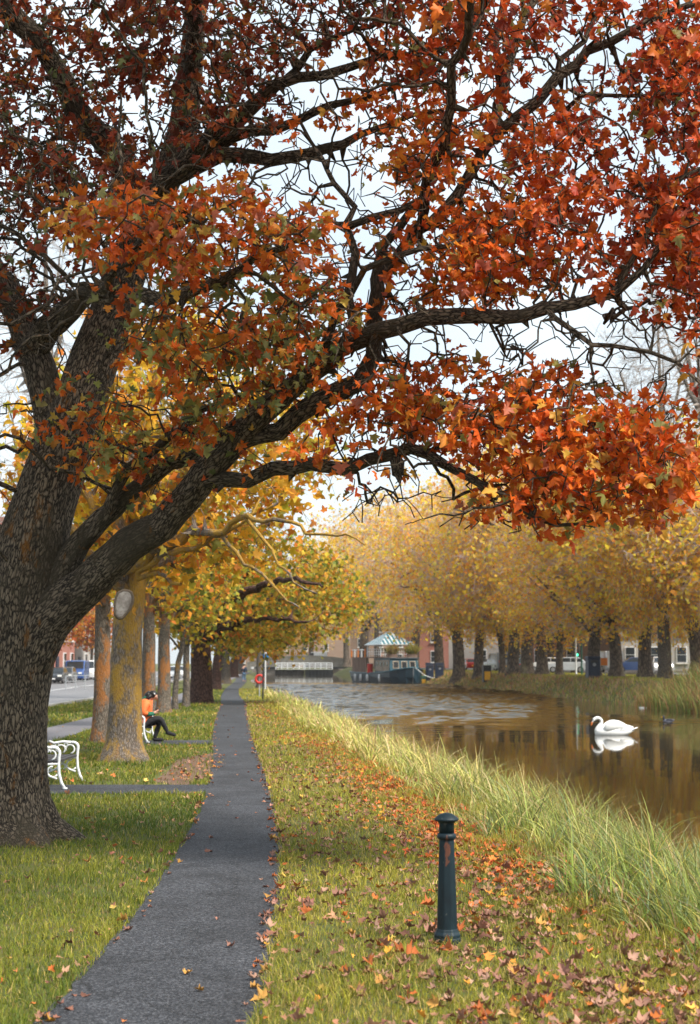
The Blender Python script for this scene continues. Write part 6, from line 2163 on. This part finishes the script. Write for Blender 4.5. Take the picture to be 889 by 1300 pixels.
# grass of the far bank and the weeds along its edge
n = 45000
y = 62 + 130 * rgG.uniform(size=n) ** 1.4
s = rgG.uniform(-.3, 11, n)
x = xf(y) + s
lowb = s < 3.2
h = np.where(lowb, rgG.uniform(.15, .5, n), rgG.uniform(.06, .14, n))
w = np.where(lowb, .04, .05) * rgG.uniform(.7, 1.3, n) * (y / 90)
col = pick([(3, (.32, .32, .05)), (3, (.40, .35, .06)), (1, (.20, .23, .04))], n, rgG)
weeds = pick([(2, (.50, .30, .17)), (2, (.44, .25, .16)), (2, (.50, .40, .17)), (1.6, (.28, .29, .06)), (1.5, (.46, .18, .09))], n, rgG)
wmask = lowb & (rgG.uniform(size=n) < .75)
col[wmask] = weeds[wmask]
V, Fc, C = blade_mesh(x, y, height(x, y) - .01, h, w, col, rgG, .9, 2)
tag(link('bank_grass', np_mesh('bank_grass', V, Fc, col=C), M['grass']), 'rough grass and faded weeds on the far canal bank', 'grass', kind='stuff')


# reeds on the near bank
def reeds(name, x, y, h, w, col, label, lean, seg=5, tipcol=None, seed=1):
    rg = np.random.default_rng(seed)
    a = np.where(rg.uniform(size=len(x)) < .45, rg.normal(2.6, .9, len(x)), rg.uniform(0, 6.28, len(x)))
    V, Fc, C = blade_mesh(x, y, np.maximum(height(x, y), WATER - .15) - .02, h, w, col, rg, lean, seg, tipcol, a)
    tag(link(name, np_mesh(name, V, Fc, col=C), M['reed']), label, 'reeds', kind='stuff')


rp = [sample(a, b, d, lambda y: reed_front(y) - .1, lambda y: xe(y) + .15, rgG) for a, b, d in ((8.5, 13, 470), (13, 18, 340), (18, 26, 190), (26, 38, 110), (38, 60, 45), (60, 100, 16), (100, 180, 5))]
x = np.concatenate([p[0] for p in rp]); y = np.concatenate([p[1] for p in rp])
clump = vnoise(x, y, 1.5, 14.) + .6 * vnoise(x, y, 4.3, 3.)
ok = clump + .30 * rgG.normal(size=len(x)) > -.25
ok &= np.abs(x) < .245 * y + 1.5
x, y, clump = x[ok], y[ok], clump[ok]
n = len(x)
inn = np.clip((x - reed_front(y)) / .9, 0, 1)
h = (.20 + .40 * inn + .30 * clump) * rgG.uniform(.5, 1.35, n) * (1 + .25 * np.clip((14 - y) / 4, 0, 1))
h = np.clip(h, .10, 1.15)
w = rgG.uniform(.007, .020, n) * np.clip(y / 17, 1, 5)
straw = np.clip((y - 13) / 14 + .35 * vnoise(x, y, .8, 20.) + .3 * rgG.normal(size=n) - .2, 0, 1)[:, None]
cg = pick([(4, (.09, .145, .025)), (3, (.17, .22, .035)), (1.5, (.14, .20, .10)), (1.4, (.34, .32, .06)), (.8, (.38, .24, .12)), (.8, (.05, .08, .02))], n, rgG, .3)
cs = pick([(3, (.50, .42, .14)), (2.5, (.36, .37, .08)), (1.5, (.54, .40, .22)), (2, (.20, .25, .05)), (1, (.44, .24, .12))], n, rgG, .28)
col = (cg * (1 - straw) + cs * straw) * 1.3
tip = col * .8 + np.array([.30, .24, .13]) * .35
reeds('reeds', x, y, h, w, col, 'tall reeds and sedges along the near canal edge', 1.0, 6, tip, 3)
# long feathery seed stems among them
n = 520
y = 10 + 45 * rgG.uniform(size=n) ** 1.3
x = reed_front(y) + (xe(y) - reed_front(y)) * rgG.uniform(.35, 1.0, n)
h = rgG.uniform(.65, 1.05, n)
V, Fc, C = blade_mesh(x, y, height(x, y) - .02, h, np.full(n, .006) * np.clip(y / 14, 1, 4), pick(STRAW, n, rgG), rgG, .35, 4, None, rgG.normal(2.6, 1.0, n))
stems = link('seed_stems', np_mesh('seed_stems', V, Fc, col=C), M['reed'])
tag(stems, 'pale feathery seed stems rising out of the near reeds', 'reeds', kind='stuff')
# reed clump on the far bank at the frame edge
n = 5200
y = rgG.uniform(63, 80, n)
x = xf(y) + rgG.uniform(-.9, 3.0, n) + .5
h = rgG.uniform(.6, 1.9, n)
col = pick([(3, (.12, .16, .035)), (3, (.20, .21, .05)), (2, (.30, .18, .07)), (1.5, (.26, .11, .05))], n, rgG)
reeds('reeds', x, y, h, rgG.uniform(.03, .05, n), col, 'dark tall reed bed on the far bank at the frame edge', .5, 4, None, 8)


# fallen leaves
BROWN = [(3, (.26, .13, .085)), (3, (.34, .17, .10)), (2, (.20, .09, .06)), (2, (.40, .23, .16)), (1.2, (.46, .13, .03)), (.5, (.58, .26, .04)), (.3, (.55, .38, .08))]
ORNG = [(3, (.62, .17, .04)), (3, (.54, .11, .035)), (2, (.36, .16, .09)), (1, (.62, .30, .05)), (1, (.28, .13, .08))]
PALE = [(2, (.50, .26, .15)), (2, (.52, .17, .05)), (1, (.60, .36, .10)), (1, (.36, .17, .10))]


def litter_density(x, y):
    """leaves per square metre"""
    d = 5.0 + 3 * vnoise(x, y, .7, 3.)
    right = x > pathx(y)
    e = np.exp(-((x - reed_front(y) + .35) / .6) ** 2)
    near = np.clip((14.5 - y) / 5, 0, 1)
    d = np.where(right, 42 + 30 * vnoise(x, y, .9, 6.) + 230 * near * np.clip((x + .1) / 1.2, 0, 1) * (.6 + .6 * vnoise(x, y, 1.2, 11.)) + e * np.clip((y - 10) / 4, 0, 1) * 170, d)
    edge = np.exp(-((np.abs(x - pathx(y)) - pathw(y) / 2) / .10) ** 2)
    d = d + edge * 26
    d = np.where(on_hard(x, y, .12), .9, d)
    d = np.where(dirt_patch(x, y), 26, d)
    return np.clip(d, .4, 300)


fx, fy = [], []
for a, b, mx in ((7, 12, 300), (12, 18, 300), (18, 28, 260), (28, 42, 120), (42, 75, 30)):
    xx, yy = sample(a, b, mx, lambda y: LFT(y), lambda y: np.minimum(.245 * y + 1.2, reed_front(y) + .5), rgG)
    k = rgG.uniform(size=len(xx)) * mx < litter_density(xx, yy) * np.clip(16 / a, .12, 1) ** .6
    fx.append(xx[k]); fy.append(yy[k])
fx, fy = np.concatenate(fx), np.concatenate(fy)
ok = (np.hypot(fx - hb[0], fy - hb[1]) > .75) & (np.hypot(fx - bb[0], fy - bb[1]) > .2)
fx, fy = fx[ok], fy[ok]
n = len(fx)
isor = (np.exp(-((fx - reed_front(fy) + .25) / .7) ** 2) * np.clip((fy - 12) / 3, 0, 1)) > rgG.uniform(size=n)
leftg = fx < pathx(fy)
col = pick(BROWN, n, rgG)
c2 = pick(ORNG, n, rgG); col[isor] = c2[isor]
c3 = pick(PALE, n, rgG); lm = leftg & (rgG.uniform(size=n) < .5); col[lm] = c3[lm]
siz = np.clip(rgG.normal(.052, .018, n), .02, .095)
hard = on_hard(fx, fy, .05)
lift = np.where(hard, .016, .022 + .026 * rgG.uniform(size=n))
pos = np.stack([fx, fy, height(fx, fy) + lift], 1)
ang = rgG.uniform(0, 2 * np.pi, n)
tilt = np.where(hard, .12, .38)[:, None]
axs = nrm(np.stack([np.cos(ang), np.sin(ang), np.zeros(n)], 1) + rgG.normal(size=(n, 3)) * tilt * np.array([.2, .2, 1]))
nor = nrm(np.stack([np.zeros(n), np.zeros(n), np.ones(n)], 1) + rgG.normal(size=(n, 3)) * tilt)
CURL = [maple(c, f, [0, 2, 4, 6, 8, 10]) for c, f in ((-.3, .4), (-.8, .2), (.6, .4), (-.2, .8), (-1.0, .5), (.3, .2))]
CURL = [vary(t, .06, 900 + q) for q, t in enumerate(CURL * 2)]
onpath = np.abs(fx - pathx(fy)) < pathw(fy) / 2 - .05
px_, py_ = proj(pos)
vis = (px_ > 5) & (px_ < 884) & (py_ < 1295)
scr = siz / fy
i_path = np.where(onpath & vis & (fy < 30))[0][:60]
cand = np.where(~onpath & vis)[0]
cand = cand[np.argsort(-scr[cand])][:230]
solo = np.concatenate([i_path, cand])
rest = np.setdiff1d(np.arange(n), solo)
V, Fc, C = leaves(CURL, pos[rest], axs[rest], nor[rest], siz[rest], col[rest], rgG)
tag(link('leaf_litter', np_mesh('leaf_litter', V, [Fc], col=C), M['dead_leaf']), 'brown and orange fallen leaves scattered through the grass', 'leaf litter', kind='stuff')
LPAL = [(.24, .12, .085), (.32, .17, .12), (.18, .08, .055), (.42, .12, .035), (.46, .24, .06), (.36, .21, .15), (.27, .12, .08), (.30, .15, .11)]
lm_ = []
for k in range(16):
    tv, tf = [maple(c, f) for c, f in ((-.5, .8), (-1.2, .4), (.8, .7), (-.3, 1.2))][k % 4]
    c = np.array(LPAL[k % 8]) * (.85 + .02 * k)
    lm_.append(np_mesh('fallen_leaf', tv, [tf], col=np.clip(c[None, :] * (1 + .12 * rgG.normal(size=(len(tv), 1))), 0, 1)))
a_ = nrm(axs); z_ = nrm(nor - a_ * (nor * a_).sum(1, keepdims=True)); x_ = np.cross(a_, z_)
for q, i in enumerate(solo):
    o = link('fallen_leaf', lm_[q % 16], M['dead_leaf'])
    s = siz[i] * 1.1
    o.matrix_world = Matrix(((x_[i][0] * s, a_[i][0] * s, z_[i][0] * s, pos[i][0]), (x_[i][1] * s, a_[i][1] * s, z_[i][1] * s, pos[i][1]), (x_[i][2] * s, a_[i][2] * s, z_[i][2] * s, pos[i][2]), (0, 0, 0, 1)))
    if q < len(i_path): tag(o, 'dry fallen maple leaf lying on the asphalt path', 'leaf', 'fallen leaves on the path')
    else: tag(o, 'curled fallen maple leaf lying in the near grass', 'leaf', 'fallen leaves in the near grass')


# ------------------------------------------------------------------ the damp autumn air
hz = MB().box((0, 770, 24.0), (1900, 1660, 52.0)).build('haze', None)
hm_, hn, hl_, hb_ = new_mat('haze_air')
hn.remove(hb_)
pv_ = hn.new('ShaderNodeVolumePrincipled')
pv_.inputs['Color'].default_value = (.96, .93, .90, 1)
pv_.inputs['Density'].default_value = 0.0002
pv_.inputs['Anisotropy'].default_value = 0.2
hl_.new(pv_.outputs[0], hn['Material Output'].inputs['Volume'])
hz.data.materials.clear()
hz.data.materials.append(hm_)
tag(hz, 'thin pale autumn haze over the whole canal', 'haze', kind='stuff')
